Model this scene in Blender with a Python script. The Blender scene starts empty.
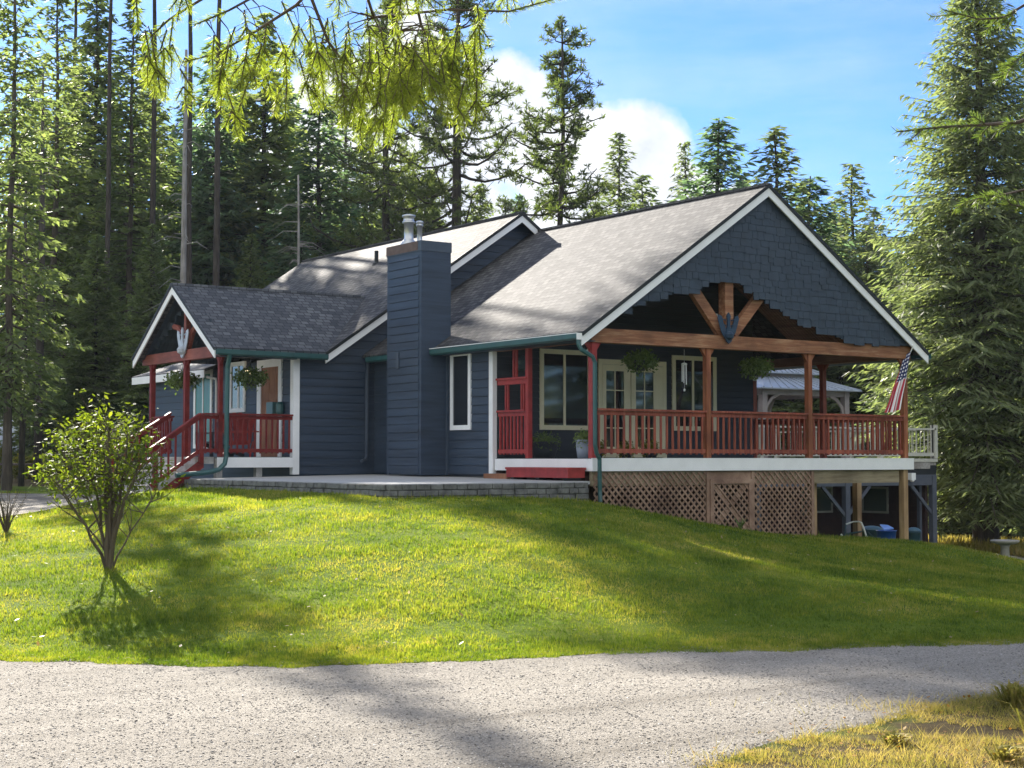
import bpy, math, random
import numpy as np
R = math.radians
rnd = random.Random(7)
NR = np.random.RandomState(11)
S = bpy.context.scene
COL = S.collection

# ------------------------------------------------------------------ camera frame (used as a survey base line)
YAW, PITCH = R(34.972), R(2.738)
CAM = (-18.151, -23.305, -0.011)
def cw(r, d):                      # metres right of / in front of the photographer -> world X, Y
    return (CAM[0] + r*math.cos(YAW) + d*math.sin(YAW), CAM[1] - r*math.sin(YAW) + d*math.cos(YAW))
def cwa(r, d):
    return CAM[0] + r*np.cos(YAW) + d*np.sin(YAW), CAM[1] - r*np.sin(YAW) + d*np.cos(YAW)
def inv(X, Y):
    a, b = X-CAM[0], Y-CAM[1]
    return a*math.cos(YAW)-b*math.sin(YAW), a*math.sin(YAW)+b*math.cos(YAW)
def bear(x, d):                    # bearing column x (0..1024) at distance d -> world X, Y
    return cw((x-512)/1564.7*d, d)

# ------------------------------------------------------------------ materials
def mat(name):
    m = bpy.data.materials.new(name); m.use_nodes = True
    nt = m.node_tree; b = nt.nodes['Principled BSDF']
    return m, nt, b
def N(nt, t, **kw):
    n = nt.nodes.new(t)
    for k, v in kw.items():
        if k in n.inputs: n.inputs[k].default_value = v
        else: setattr(n, k, v)
    return n
def ramp(nt, stops, interp='LINEAR'):
    n = nt.nodes.new('ShaderNodeValToRGB'); cr = n.color_ramp; cr.interpolation = interp
    while len(cr.elements) > 1: cr.elements.remove(cr.elements[-1])
    cr.elements[0].position = stops[0][0]; cr.elements[0].color = (*stops[0][1], 1)
    for p, c in stops[1:]:
        e = cr.elements.new(p); e.color = (*c, 1)
    return n
def coords(nt, kind='Object', scale=(1,1,1)):
    tc = nt.nodes.new('ShaderNodeTexCoord'); mp = nt.nodes.new('ShaderNodeMapping')
    mp.inputs['Scale'].default_value = scale
    nt.links.new(tc.outputs[kind], mp.inputs['Vector']); return mp.outputs['Vector']
def mul(c, k): return tuple(min(1, x*k) for x in c)
def painted(name, col, var=.25, rough=.6, scale=3, bump=.15, stretch=(1,1,1), spec=.4, fine=60):
    m, nt, b = mat(name); v = coords(nt, 'Object', stretch)
    n1 = N(nt, 'ShaderNodeTexNoise', Scale=scale, Detail=6, Roughness=.65); nt.links.new(v, n1.inputs['Vector'])
    rp = ramp(nt, [(.3, mul(col, 1-var)), (.5, col), (.72, mul(col, 1+var))]); nt.links.new(n1.outputs['Fac'], rp.inputs['Fac'])
    nt.links.new(rp.outputs['Color'], b.inputs['Base Color'])
    n2 = N(nt, 'ShaderNodeTexNoise', Scale=fine, Detail=3); nt.links.new(v, n2.inputs['Vector'])
    bp = N(nt, 'ShaderNodeBump', Strength=bump, Distance=.01); nt.links.new(n2.outputs['Fac'], bp.inputs['Height'])
    nt.links.new(bp.outputs['Normal'], b.inputs['Normal'])
    b.inputs['Roughness'].default_value = rough; b.inputs['Specular IOR Level'].default_value = spec
    return m
def shingle_mat(name, c1, c2, c3):
    m, nt, b = mat(name); v = coords(nt, 'UV')
    br = N(nt, 'ShaderNodeTexBrick', Scale=1.0); br.offset = .37; br.squash = 1
    br.inputs['Brick Width'].default_value = .19; br.inputs['Row Height'].default_value = .14
    br.inputs['Mortar Size'].default_value = .011; br.inputs['Mortar Smooth'].default_value = .1; br.inputs['Bias'].default_value = 0
    br.inputs['Color1'].default_value = (0,0,0,1); br.inputs['Color2'].default_value = (1,1,1,1); br.inputs['Mortar'].default_value = (.5,.5,.5,1)
    nt.links.new(v, br.inputs['Vector'])
    rp = ramp(nt, [(0, c1), (.5, c2), (1, c3)]); nt.links.new(br.outputs['Color'], rp.inputs['Fac'])
    nz = N(nt, 'ShaderNodeTexNoise', Scale=.6, Detail=8, Roughness=.7); nt.links.new(v, nz.inputs['Vector'])
    r2 = ramp(nt, [(.3, (.75,.75,.76)), (.7, (1.15,1.12,1.08))]); nt.links.new(nz.outputs['Fac'], r2.inputs['Fac'])
    mx = N(nt, 'ShaderNodeMix', data_type='RGBA', blend_type='MULTIPLY'); mx.inputs[0].default_value = 1
    nt.links.new(rp.outputs['Color'], mx.inputs[6]); nt.links.new(r2.outputs['Color'], mx.inputs[7])
    dk = N(nt, 'ShaderNodeMix', data_type='RGBA', blend_type='MIX'); nt.links.new(br.outputs['Fac'], dk.inputs[0])
    nt.links.new(mx.outputs[2], dk.inputs[6]); dk.inputs[7].default_value = (*mul(c1, .6), 1)  # dark tab gaps; along the courses also a painted shadow line under the butts
    nt.links.new(dk.outputs[2], b.inputs['Base Color'])
    # stepped courses as relief
    sx = N(nt, 'ShaderNodeSeparateXYZ'); nt.links.new(v, sx.inputs[0])
    dv = N(nt, 'ShaderNodeMath', operation='DIVIDE'); dv.inputs[1].default_value = .14; nt.links.new(sx.outputs['Y'], dv.inputs[0])
    fr = N(nt, 'ShaderNodeMath', operation='FRACT'); nt.links.new(dv.outputs[0], fr.inputs[0])
    iv = N(nt, 'ShaderNodeMath', operation='SUBTRACT'); iv.inputs[0].default_value = 1; nt.links.new(fr.outputs[0], iv.inputs[1])
    ad = N(nt, 'ShaderNodeMath', operation='MULTIPLY_ADD'); nt.links.new(br.outputs['Color'], ad.inputs[0]); ad.inputs[1].default_value = .18; nt.links.new(iv.outputs[0], ad.inputs[2])
    gr = N(nt, 'ShaderNodeTexNoise', Scale=90, Detail=2); nt.links.new(v, gr.inputs['Vector'])
    a2 = N(nt, 'ShaderNodeMath', operation='MULTIPLY_ADD'); nt.links.new(gr.outputs['Fac'], a2.inputs[0]); a2.inputs[1].default_value = .25; nt.links.new(ad.outputs[0], a2.inputs[2])
    bp = N(nt, 'ShaderNodeBump', Strength=1.0, Distance=.03); nt.links.new(a2.outputs[0], bp.inputs['Height'])
    nt.links.new(bp.outputs['Normal'], b.inputs['Normal']); b.inputs['Roughness'].default_value = .8
    b.inputs['Specular IOR Level'].default_value = .12
    return m
def wood_mat(name, c1, c2, c3, axis='X', rough=.7, scale=1.0):
    m, nt, b = mat(name)
    st = {'X': (1.2,14,14), 'Y': (14,1.2,14), 'Z': (14,14,1.2), 'N': (3,3,3)}[axis]
    v = coords(nt, 'Object', st)
    n1 = N(nt, 'ShaderNodeTexNoise', Scale=1.0*scale, Detail=7, Roughness=.7, Distortion=.6); nt.links.new(v, n1.inputs['Vector'])
    rp = ramp(nt, [(.3, c1), (.5, c2), (.7, c3)]); nt.links.new(n1.outputs['Fac'], rp.inputs['Fac'])
    v2 = coords(nt, 'Object', (1,1,1)); n2 = N(nt, 'ShaderNodeTexNoise', Scale=1.3, Detail=4); nt.links.new(v2, n2.inputs['Vector'])
    r2 = ramp(nt, [(.35, (.7,.66,.62)), (.65, (1.2,1.2,1.2))]); nt.links.new(n2.outputs['Fac'], r2.inputs['Fac'])
    mx = N(nt, 'ShaderNodeMix', data_type='RGBA', blend_type='MULTIPLY'); mx.inputs[0].default_value = 1
    nt.links.new(rp.outputs['Color'], mx.inputs[6]); nt.links.new(r2.outputs['Color'], mx.inputs[7])
    nt.links.new(mx.outputs[2], b.inputs['Base Color'])
    bp = N(nt, 'ShaderNodeBump', Strength=.3, Distance=.01); nt.links.new(n1.outputs['Fac'], bp.inputs['Height'])
    nt.links.new(bp.outputs['Normal'], b.inputs['Normal']); b.inputs['Roughness'].default_value = rough
    return m
def foliage_mat(name, cols, trans=.35, tcol=None, rough=.55, patch=.5, spec=.25):
    m, nt, b = mat(name)
    g = nt.nodes.new('ShaderNodeNewGeometry')
    v = coords(nt, 'Object'); nz = N(nt, 'ShaderNodeTexNoise', Scale=patch, Detail=3); nt.links.new(v, nz.inputs['Vector'])
    ad = N(nt, 'ShaderNodeMath', operation='MULTIPLY_ADD'); nt.links.new(g.outputs['Random Per Island'], ad.inputs[0]); ad.inputs[1].default_value = .5
    sc = N(nt, 'ShaderNodeMath', operation='MULTIPLY_ADD'); nt.links.new(nz.outputs['Fac'], sc.inputs[0]); sc.inputs[1].default_value = 1.1; sc.inputs[2].default_value = -.28
    nt.links.new(sc.outputs[0], ad.inputs[2])
    oi = nt.nodes.new('ShaderNodeObjectInfo')
    a2 = N(nt, 'ShaderNodeMath', operation='MULTIPLY_ADD'); nt.links.new(oi.outputs['Random'], a2.inputs[0]); a2.inputs[1].default_value = .3
    s3 = N(nt, 'ShaderNodeMath', operation='SUBTRACT'); nt.links.new(ad.outputs[0], s3.inputs[0]); s3.inputs[1].default_value = .15
    nt.links.new(s3.outputs[0], a2.inputs[2])
    rp = ramp(nt, [(i/(len(cols)-1), c) for i, c in enumerate(cols)]); nt.links.new(a2.outputs[0], rp.inputs['Fac'])
    nt.links.new(rp.outputs['Color'], b.inputs['Base Color']); b.inputs['Roughness'].default_value = rough
    b.inputs['Specular IOR Level'].default_value = spec
    tr = nt.nodes.new('ShaderNodeBsdfTranslucent'); tm = N(nt, 'ShaderNodeMix', data_type='RGBA', blend_type='MULTIPLY')
    tm.inputs[0].default_value = 1; tm.inputs[7].default_value = (*(tcol or (1.6,1.8,.7)), 1)
    nt.links.new(rp.outputs['Color'], tm.inputs[6]); nt.links.new(tm.outputs[2], tr.inputs['Color'])
    ms = nt.nodes.new('ShaderNodeMixShader'); ms.inputs[0].default_value = trans
    nt.links.new(b.outputs[0], ms.inputs[1]); nt.links.new(tr.outputs[0], ms.inputs[2])
    nt.links.new(ms.outputs[0], nt.nodes['Material Output'].inputs['Surface'])
    return m
M = {}
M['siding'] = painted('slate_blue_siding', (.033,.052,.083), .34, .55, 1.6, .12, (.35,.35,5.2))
M['siding_trim'] = painted('slate_blue_trim', (.055,.075,.105), .12, .55, 3)
M['shake'] = painted('slate_shingle_siding', (.036,.052,.074), .3, .65, 4, .3)
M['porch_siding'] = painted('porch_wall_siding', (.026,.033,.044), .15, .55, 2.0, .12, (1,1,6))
M['white'] = painted('white_paint', (.82,.82,.81), .07, .5, 2, .1)
M['cream'] = painted('cream_paint', (.74,.68,.46), .07, .5, 2, .1)
M['green'] = painted('dark_green_metal', (.022,.085,.085), .2, .35, 4, .05, spec=.6)
M['black'] = painted('black_edge', (.015,.018,.02), .2, .6)
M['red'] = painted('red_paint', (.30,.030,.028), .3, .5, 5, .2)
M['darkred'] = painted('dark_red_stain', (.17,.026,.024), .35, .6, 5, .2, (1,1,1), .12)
M['stain'] = wood_mat('red_cedar_stain', (.14,.026,.017), (.26,.06,.032), (.39,.125,.068), 'Z')
M['beam'] = wood_mat('cedar_log', (.13,.043,.019), (.26,.108,.046), (.42,.25,.14), 'X')
M['post_wood'] = wood_mat('orange_cedar_post', (.14,.038,.017), (.27,.088,.036), (.41,.18,.08), 'Z')
M['beam_entry'] = wood_mat('entry_beam_wood', (.12,.028,.02), (.20,.05,.035), (.28,.09,.06), 'Y')
M['ceil'] = wood_mat('brown_ceiling_boards', (.17,.075,.045), (.29,.14,.085), (.42,.23,.14), 'Y')
M['lattice'] = wood_mat('weathered_lattice', (.17,.095,.065), (.26,.16,.11), (.36,.24,.17), 'N')
M['treated'] = wood_mat('treated_lumber', (.16,.12,.07), (.26,.21,.13), (.34,.29,.2), 'X')
M['treated_v'] = wood_mat('treated_post', (.2,.12,.06), (.34,.22,.11), (.44,.3,.17), 'Z')
M['greywood'] = wood_mat('grey_weathered_wood', (.22,.21,.20), (.34,.33,.31), (.44,.43,.40), 'Y')
M['roof'] = shingle_mat('asphalt_shingles', (.058,.059,.062), (.094,.094,.097), (.142,.14,.14))
M['roof_shade'] = shingle_mat('shade_blue_shingles', (.07,.077,.092), (.105,.114,.132), (.15,.16,.178))  # same shingles, with the sky-blue cast of shade put into the colour
M['concrete'] = painted('patio_concrete', (.36,.36,.35), .15, .85, 1.5, .3)
M['block'] = painted('grey_wall_block', (.14,.14,.13), .55, .9, 6, .6)
M['deck'] = painted('deck_boards', (.12,.13,.13), .2, .7, 3)
M['metal'] = painted('galvanised_metal', (.55,.56,.56), .12, .35, 6, .05); M['metal'].node_tree.nodes['Principled BSDF'].inputs['Metallic'].default_value = .75
M['rust'] = painted('rusty_flashing', (.12,.08,.065), .3, .7, 6)
M['gazebo_roof'] = painted('grey_metal_roof', (.30,.34,.40), .08, .4, 2)
M['taupe'] = painted('taupe_wood', (.26,.23,.22), .15, .6, 3)
M['cream_rail'] = painted('pale_deck_rail', (.50,.49,.42), .12, .6, 3)
M['greypost'] = painted('grey_blue_post', (.08,.09,.115), .15, .6, 3)
M['basement'] = painted('dark_basement_wall', (.06,.035,.032), .3, .8, 3)
M['foundation'] = painted('foundation', (.12,.12,.12), .2, .9, 3)
M['bluebin'] = painted('blue_plastic', (.02,.09,.38), .1, .4, 3, .03)
M['tealbin'] = painted('teal_grey_plastic', (.05,.11,.15), .12, .5, 3, .03)
M['pot'] = painted('dark_pot', (.03,.035,.045), .2, .5)
M['palepot'] = painted('pale_pot', (.30,.34,.42), .15, .5)
M['door'] = wood_mat('oak_door', (.17,.065,.03), (.27,.115,.055), (.36,.17,.085), 'Z')
M['curtain'] = painted('green_curtain', (.02,.17,.14), .3, .8, 3)
M['bark'] = wood_mat('bark', (.045,.036,.03), (.09,.072,.06), (.15,.125,.105), 'Z', .95)
M['bark_dark'] = wood_mat('dark_bark', (.02,.017,.015), (.045,.037,.032), (.08,.065,.055), 'Z', .95)
M['bark_pale'] = wood_mat('pale_bark', (.16,.15,.145), (.26,.245,.235), (.36,.34,.33), 'Z', .95)
M['stem'] = wood_mat('shrub_stem', (.045,.035,.024), (.09,.07,.045), (.14,.115,.075), 'Z', .9)
M['stone'] = painted('birdbath_stone', (.32,.30,.26), .25, .9, 8, .6)
M['shed'] = painted('pale_metal_shed', (.55,.60,.68), .06, .5, 2)
M['eagle_blue'] = painted('blue_ornament', (.022,.048,.085), .35, .5, 12)
M['eagle_silver'] = painted('silver_ornament', (.42,.46,.52), .2, .4, 12)
M['fir'] = foliage_mat('fir_needles', [(.065,.09,.052), (.125,.158,.082), (.205,.235,.12)], .55, (1.9,2.0,.9))
M['fir_blue'] = foliage_mat('spruce_needles', [(.05,.08,.06), (.10,.145,.10), (.165,.21,.135)], .52, (1.7,2.0,1.1))
M['fir_sun'] = foliage_mat('bright_fir_needles', [(.07,.10,.058), (.14,.175,.09), (.25,.275,.14)], .48, (1.5,1.6,.9))
M['pine'] = foliage_mat('pine_needles', [(.045,.065,.03), (.085,.11,.045), (.15,.165,.065)], .42)
M['near_fir'] = foliage_mat('hanging_fir_needles', [(.12,.16,.028), (.26,.31,.055), (.46,.48,.14)], .5, (1.25,1.35,.5), .5, 7)
M['near_dark'] = foliage_mat('dark_twig_needles', [(.05,.075,.03), (.09,.13,.05), (.2,.22,.06)], .4)
M['leaf'] = foliage_mat('shrub_leaves', [(.07,.11,.018), (.14,.185,.03), (.30,.32,.07)], .5, (1.5,1.5,.4), .6, 3, .08)
M['under'] = foliage_mat('undergrowth_leaves', [(.07,.08,.02), (.16,.16,.03), (.36,.30,.05)], .4, (1.5,1.5,.5), .6, 1)
M['basket'] = foliage_mat('basket_leaves', [(.05,.08,.03), (.12,.17,.055), (.24,.29,.12)], .4, None, .5, 8)
M['grass'] = None
def glass(name, col=(.012,.016,.02)):
    m, nt, b = mat(name)
    b.inputs['Base Color'].default_value = (*col, 1); b.inputs['Roughness'].default_value = .04
    b.inputs['IOR'].default_value = 2.1
    v = coords(nt, 'Object'); n = N(nt, 'ShaderNodeTexNoise', Scale=1.2, Detail=1); nt.links.new(v, n.inputs['Vector'])
    bp = N(nt, 'ShaderNodeBump', Strength=.012, Distance=.05); nt.links.new(n.outputs['Fac'], bp.inputs['Height']); nt.links.new(bp.outputs['Normal'], b.inputs['Normal'])
    return m
M['glass'] = glass('window_glass')
M['glass_sheen'] = glass('basement_glass', (.10,.125,.11))  # grey-green reflection painted into the pane's base colour
M['glass_teal'] = painted('curtained_glass', (.03,.16,.14), .35, .25, 2, 0, (1,12,1))
def plain(name, col, rough=.6, emit=None):
    m, nt, b = mat(name); b.inputs['Base Color'].default_value = (*col, 1); b.inputs['Roughness'].default_value = rough
    if emit: b.inputs['Emission Color'].default_value = (*emit[0], 1); b.inputs['Emission Strength'].default_value = emit[1]
    return m
M['lampwhite'] = plain('lamp_globe', (.85,.85,.82), .3)
M['lit'] = plain('lit_lamp', (.9,.8,.5), .4, ((1,.8,.45), 1.5))

# ------------------------------------------------------------------ mesh helpers
class MB:
    def __init__(s): s.v = []; s.f = []
    def add(s, vs, fs):
        o = len(s.v); s.v += [tuple(p) for p in vs]; s.f += [tuple(o+i for i in f) for f in fs]; return s
    def box(s, x0, y0, z0, x1, y1, z1):
        if x0 > x1: x0, x1 = x1, x0
        if y0 > y1: y0, y1 = y1, y0
        if z0 > z1: z0, z1 = z1, z0
        return s.add([(x0,y0,z0),(x1,y0,z0),(x1,y1,z0),(x0,y1,z0),(x0,y0,z1),(x1,y0,z1),(x1,y1,z1),(x0,y1,z1)],
                     [(0,3,2,1),(4,5,6,7),(0,1,5,4),(1,2,6,5),(2,3,7,6),(3,0,4,7)])
    def prism(s, poly, vec):                     # poly: 3-D polygon, extruded along vec
        n = len(poly); a = [tuple(p) for p in poly]; b = [tuple(p[i]+vec[i] for i in range(3)) for p in poly]
        return s.add(a+b, [tuple(range(n))[::-1], tuple(range(n, 2*n))] + [(i, (i+1) % n, n+(i+1) % n, n+i) for i in range(n)])
    def tube(s, pts, rad, k=8, cap=True):
        n = len(pts); rads = rad if isinstance(rad, (list, tuple)) else [rad]*n
        vs = []; P = [np.array(p, float) for p in pts]; up = None
        for i in range(n):
            t = P[min(i+1, n-1)]-P[max(i-1, 0)]; t = t/(np.linalg.norm(t)+1e-9)
            if up is None:
                up = np.array((0,0,1.)) if abs(t[2]) < .9 else np.array((1.,0,0))
            a = np.cross(t, up); a /= np.linalg.norm(a)+1e-9; bb = np.cross(a, t); up = bb
            for j in range(k):
                an = 2*math.pi*j/k; vs.append(tuple(P[i]+rads[i]*(math.cos(an)*a+math.sin(an)*bb)))
        fs = [(i*k+j, i*k+(j+1) % k, (i+1)*k+(j+1) % k, (i+1)*k+j) for i in range(n-1) for j in range(k)]
        if cap: fs += [tuple(range(k))[::-1], tuple((n-1)*k+j for j in range(k))]
        return s.add(vs, fs)
    def lathe(s, c, prof, k=20):                 # prof: (radius, z)
        vs = []; n = len(prof)
        for r_, z_ in prof:
            for j in range(k): a = 2*math.pi*j/k; vs.append((c[0]+r_*math.cos(a), c[1]+r_*math.sin(a), c[2]+z_))
        fs = [(i*k+j, i*k+(j+1) % k, (i+1)*k+(j+1) % k, (i+1)*k+j) for i in range(n-1) for j in range(k)]
        fs += [tuple(range(k))[::-1], tuple((n-1)*k+j for j in range(k))]
        return s.add(vs, fs)
    def bar(s, p, q, w, h):                      # square bar between two points
        p, q = np.array(p, float), np.array(q, float); t = q-p; t /= np.linalg.norm(t)
        up = np.array((0,0,1.)) if abs(t[2]) < .95 else np.array((0,1.,0))
        a = np.cross(t, up); a /= np.linalg.norm(a); b = np.cross(a, t)
        vs = [tuple(c+sx*a*w/2+sz*b*h/2) for c in (p, q) for sx, sz in ((-1,-1),(1,-1),(1,1),(-1,1))]
        return s.add(vs, [(0,1,2,3),(7,6,5,4),(0,4,5,1),(1,5,6,2),(2,6,7,3),(3,7,4,0)])
    def build(s, name, m, parent=None, smooth=False, loc=None):
        v = np.array(s.v, float)
        if loc is not None: v = v-np.array(loc)
        me = bpy.data.meshes.new(name); me.from_pydata(v.tolist(), [], s.f)
        me.materials.append(m)
        uv = me.uv_layers.new(name='UVMap'); me.update()
        for p in me.polygons:
            n = p.normal
            if abs(n.z) > .98: h = (1,0,0); w = (0,1,0)
            else:
                l = math.hypot(n.x, n.y); h = (-n.y/l, n.x/l, 0); w = (n.y*h[2]-n.z*h[1], n.z*h[0]-n.x*h[2], n.x*h[1]-n.y*h[0])
            for li in p.loop_indices:
                c = me.vertices[me.loops[li].vertex_index].co
                uv.data[li].uv = (c.x*h[0]+c.y*h[1], c.x*w[0]+c.y*w[1]+c.z*w[2])
            p.use_smooth = smooth
        o = bpy.data.objects.new(name, me); COL.objects.link(o)
        if parent: o.parent = parent
        if loc is not None and not parent: o.location = loc
        return o
def npmesh(name, V, nper, m, parent=None, F=None):
    """V (k*nper,3) array of unshared polygons with nper corners"""
    me = bpy.data.meshes.new(name); nv = len(V); nf = nv//nper if F is None else len(F)
    me.vertices.add(nv); me.vertices.foreach_set('co', np.ascontiguousarray(V, np.float32).ravel())
    idx = np.arange(nv, dtype=np.int32) if F is None else np.ascontiguousarray(F, np.int32).ravel()
    me.loops.add(len(idx)); me.loops.foreach_set('vertex_index', idx)
    me.polygons.add(nf); me.polygons.foreach_set('loop_start', np.arange(nf, dtype=np.int32)*nper)
    me.update(calc_edges=True); me.materials.append(m)
    o = bpy.data.objects.new(name, me); COL.objects.link(o)
    if parent: o.parent = parent
    return o
def empty(name, loc, label=None, cat=None, group=None, rz=0):
    o = bpy.data.objects.new(name, None); COL.objects.link(o); o.location = loc; o.rotation_euler = (0,0,rz)
    if label: tag(o, label, cat, group)
    return o
def tag(o, label, cat, group=None, kind=None):
    if label: o['label'] = label
    if cat: o['category'] = cat
    if group: o['group'] = group
    if kind: o['kind'] = kind
    return o
def copy_tree(o, loc, sc=None, rz=0, label=None, cat=None, group=None):
    r = o.copy(); COL.objects.link(r); r.location = loc; r.rotation_euler = (0,0,rz)
    if sc: r.scale = sc
    for ch in o.children:
        c = ch.copy(); COL.objects.link(c); c.parent = r
        for g in ch.children:
            d = g.copy(); COL.objects.link(d); d.parent = c
    if label: tag(r, label, cat, group)
    return r
def clip(poly, a, b, c):            # keep a*x+b*y<=c
    out = []
    for i in range(len(poly)):
        p, q = poly[i], poly[(i+1) % len(poly)]; fp = a*p[0]+b*p[1]-c; fq = a*q[0]+b*q[1]-c
        if fp <= 0: out.append(p)
        if fp*fq < 0: t = fp/(fp-fq); out.append((p[0]+t*(q[0]-p[0]), p[1]+t*(q[1]-p[1])))
    return out
def sm(a, b, x):
    t = np.clip((x-a)/(b-a), 0, 1); return t*t*(3-2*t)

# ------------------------------------------------------------------ terrain
CP = [  # r, d, z
 (-30,19,-2),(-5.1,15.7,-2),(-2.1,15.2,-2),(0,15.9,-2),(1.45,16.3,-2),(3,16.5,-2),(5.6,17.2,-2),(9,18.2,-2.02),(16,20,-2.1),(30,23,-2.2),
 (-30,5,-2),(-10,5,-2),(0,5,-2),(10,5,-2),(20,8,-2.05),(-5,12,-2),(5,12,-2),(0,10,-2),(2.5,14,-2),(-2,13,-2),(-20,12,-2),(-60,10,-2),(14,16,-2.05),(0,-15,-2),(-30,-15,-2),(20,-10,-2),(0,-40,-2),(60,0,-2.2),(-60,-30,-2),(40,-30,-2),
 (-5.27,20.6,-1.45),(-8.8,27,-1.07),(-8.1,34,-.88),(-13,30,-1.08),(-20,30,-1.15),(-30,50,-1.05),(-14,50,-1.0),(-10,60,-1.0),(0,70,-1.2),(-20,20,-1.55),(-12,20,-1.55),(-60,40,-1.3),
 (0,20,-1.42),(4.5,21,-1.68),(5,25,-1.62),(8.0,30,-1.88),(9.6,30,-2.2),(8.5,27,-1.98),(7.0,22,-1.85),(12,25,-2.25),(13.5,30,-2.7),
 (10.1,37,-2.36),(12.5,46,-2.75),(11.9,38,-2.72),(14,42,-2.95),(16.4,54,-3.0),(20,80,-3.0),(40,60,-3.2),(60,100,-3.4),(-60,100,-1.2),(0,130,-1.6),(30,40,-3.0),(20,32,-2.6)]
for X, Y, z in [(-4.7,-.5,-.68),(-2.5,-.5,-.70),(-.6,-.6,-.79),(-4.8,4,-.63),(-4.8,8,-.66),(.2,-.1,-.93),(1.5,-.1,-1.27),(3,-.1,-1.5),(4.15,-.1,-1.55),(5.9,-.1,-1.62),(8.75,0,-2.0),(9.9,.8,-2.1),
                (2,5,-1.0),(8,4,-2.1),(2,15,-.95),(12,20,-2.6),(-5.5,9.5,-.88),(-5,14,-.95),(7,-3,-1.78),(3,-3,-1.52),(-6.5,-3,-1.0),(0,-4,-1.3),(13,5,-2.6)]:
    r_, d_ = inv(X, Y); CP.append((r_, d_, z))
CP = np.array(CP, float)
def tpsk(r2): return np.where(r2 > 1e-9, r2*np.log(r2+1e-12), 0)
_n = len(CP); _K = tpsk(((CP[:, None, :2]-CP[None, :, :2])**2).sum(-1)) + np.eye(_n)*1.5
_P = np.c_[np.ones(_n), CP[:, :2]]; _A = np.zeros((_n+3, _n+3)); _A[:_n, :_n] = _K; _A[:_n, _n:] = _P; _A[_n:, :_n] = _P.T
_w = np.linalg.solve(_A, np.r_[CP[:, 2], 0, 0, 0])
def gz(r, d):
    r = np.asarray(r, float); d = np.asarray(d, float); sh = r.shape; q = np.c_[r.ravel(), d.ravel()]
    z = np.empty(len(q))
    for i in range(0, len(q), 20000):
        k = q[i:i+20000]; z[i:i+20000] = tpsk(((k[:, None]-CP[None, :, :2])**2).sum(-1))@_w[:_n] + _w[_n]+k@_w[_n+1:]
    w = sm(65, 100, np.hypot(q[:, 0], q[:, 1]-30)); z = np.clip(z, -3.6, 0)
    return (z*(1-w)-2.2*w).reshape(sh)
def gw(X, Y):
    a = np.asarray(X)-CAM[0]; b = np.asarray(Y)-CAM[1]
    return gz(a*np.cos(YAW)-b*np.sin(YAW), a*np.sin(YAW)+b*np.cos(YAW))
def ground_at(X, Y): return float(gw(np.array([X]), np.array([Y]))[0])

FAR = np.array([(-60,22),(-30,18.5),(-12,16.6),(-5.1,15.7),(-3.5,15.35),(-2.1,15.2),(-1,15.5),(0,15.9),(1.45,16.3),(3,16.5),(5.6,17.2),(9,18.2),(16,20),(30,23),(60,28)])
NEAR = np.array([(-60,-8),(.7,-8),(1.0,8.5),(1.15,10.0),(1.8,11.0),(2.6,11.7),(3.6,12.9),(4.6,13.7),(7,14.9),(12,16.2),(30,19),(60,24)])
def nsum(x, y, seed=0, f=1.0):
    q = np.random.RandomState(seed); o = 0
    for i in range(6):
        a = q.uniform(0, 6.28); k = f*1.7**i; o = o+np.sin((x*np.cos(a)+y*np.sin(a))*k+q.uniform(0, 6))/1.35**i
    return o/3
def far_e(r): return np.interp(r, FAR[:, 0], FAR[:, 1])+.10*nsum(r, r*.3, 3, 2.3)+.05*nsum(r, r, 8, 9)
def near_e(r): return np.interp(r, NEAR[:, 0], NEAR[:, 1])+.10*nsum(r, r*.2, 5, 3.1)
def sheet(name, rr, dd, m, lift=0, kind='structure', edge=False):
    """rr,dd: 2-D arrays"""
    n, k = rr.shape
    if edge: tt = np.linspace(0, 1, n)[:, None]; lift = lift-.026*(1-sm(0, .02, tt)*sm(0, .012, 1-tt))
    X, Y = cwa(rr, dd); Z = gz(rr, dd)+lift
    V = np.stack([X, Y, Z], -1).reshape(-1, 3); i = np.arange(n*k).reshape(n, k)
    F = np.stack([i[:-1, :-1], i[1:, :-1], i[1:, 1:], i[:-1, 1:]], -1).reshape(-1, 4)
    # orient upwards
    a, b, c = V[F[0, 0]], V[F[0, 1]], V[F[0, 2]]
    if np.cross(b-a, c-a)[2] < 0: F = F[:, ::-1]
    o = npmesh(name, V, 4, m, None, F); o.data.polygons.foreach_set('use_smooth', np.ones(len(F), bool)); o['kind'] = kind
    return o
def grow(a, b, s, lim):
    x = [b]; 
    while x[-1] < lim: x.append(x[-1]+s); s *= 1.25
    return x[1:]
rs = np.arange(-16, 16.01, .3); rr_ = np.concatenate([-np.array(grow(0, 16, .4, 400))[::-1], rs, np.array(grow(0, 16, .4, 400))])
ds = np.arange(4, 50, .3); dd_ = np.concatenate([-np.array(grow(0, -4, .6, 300))[::-1]*1.0, ds, np.array(grow(0, 50, .5, 600))])
dd_ = np.unique(np.round(dd_, 3))
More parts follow.
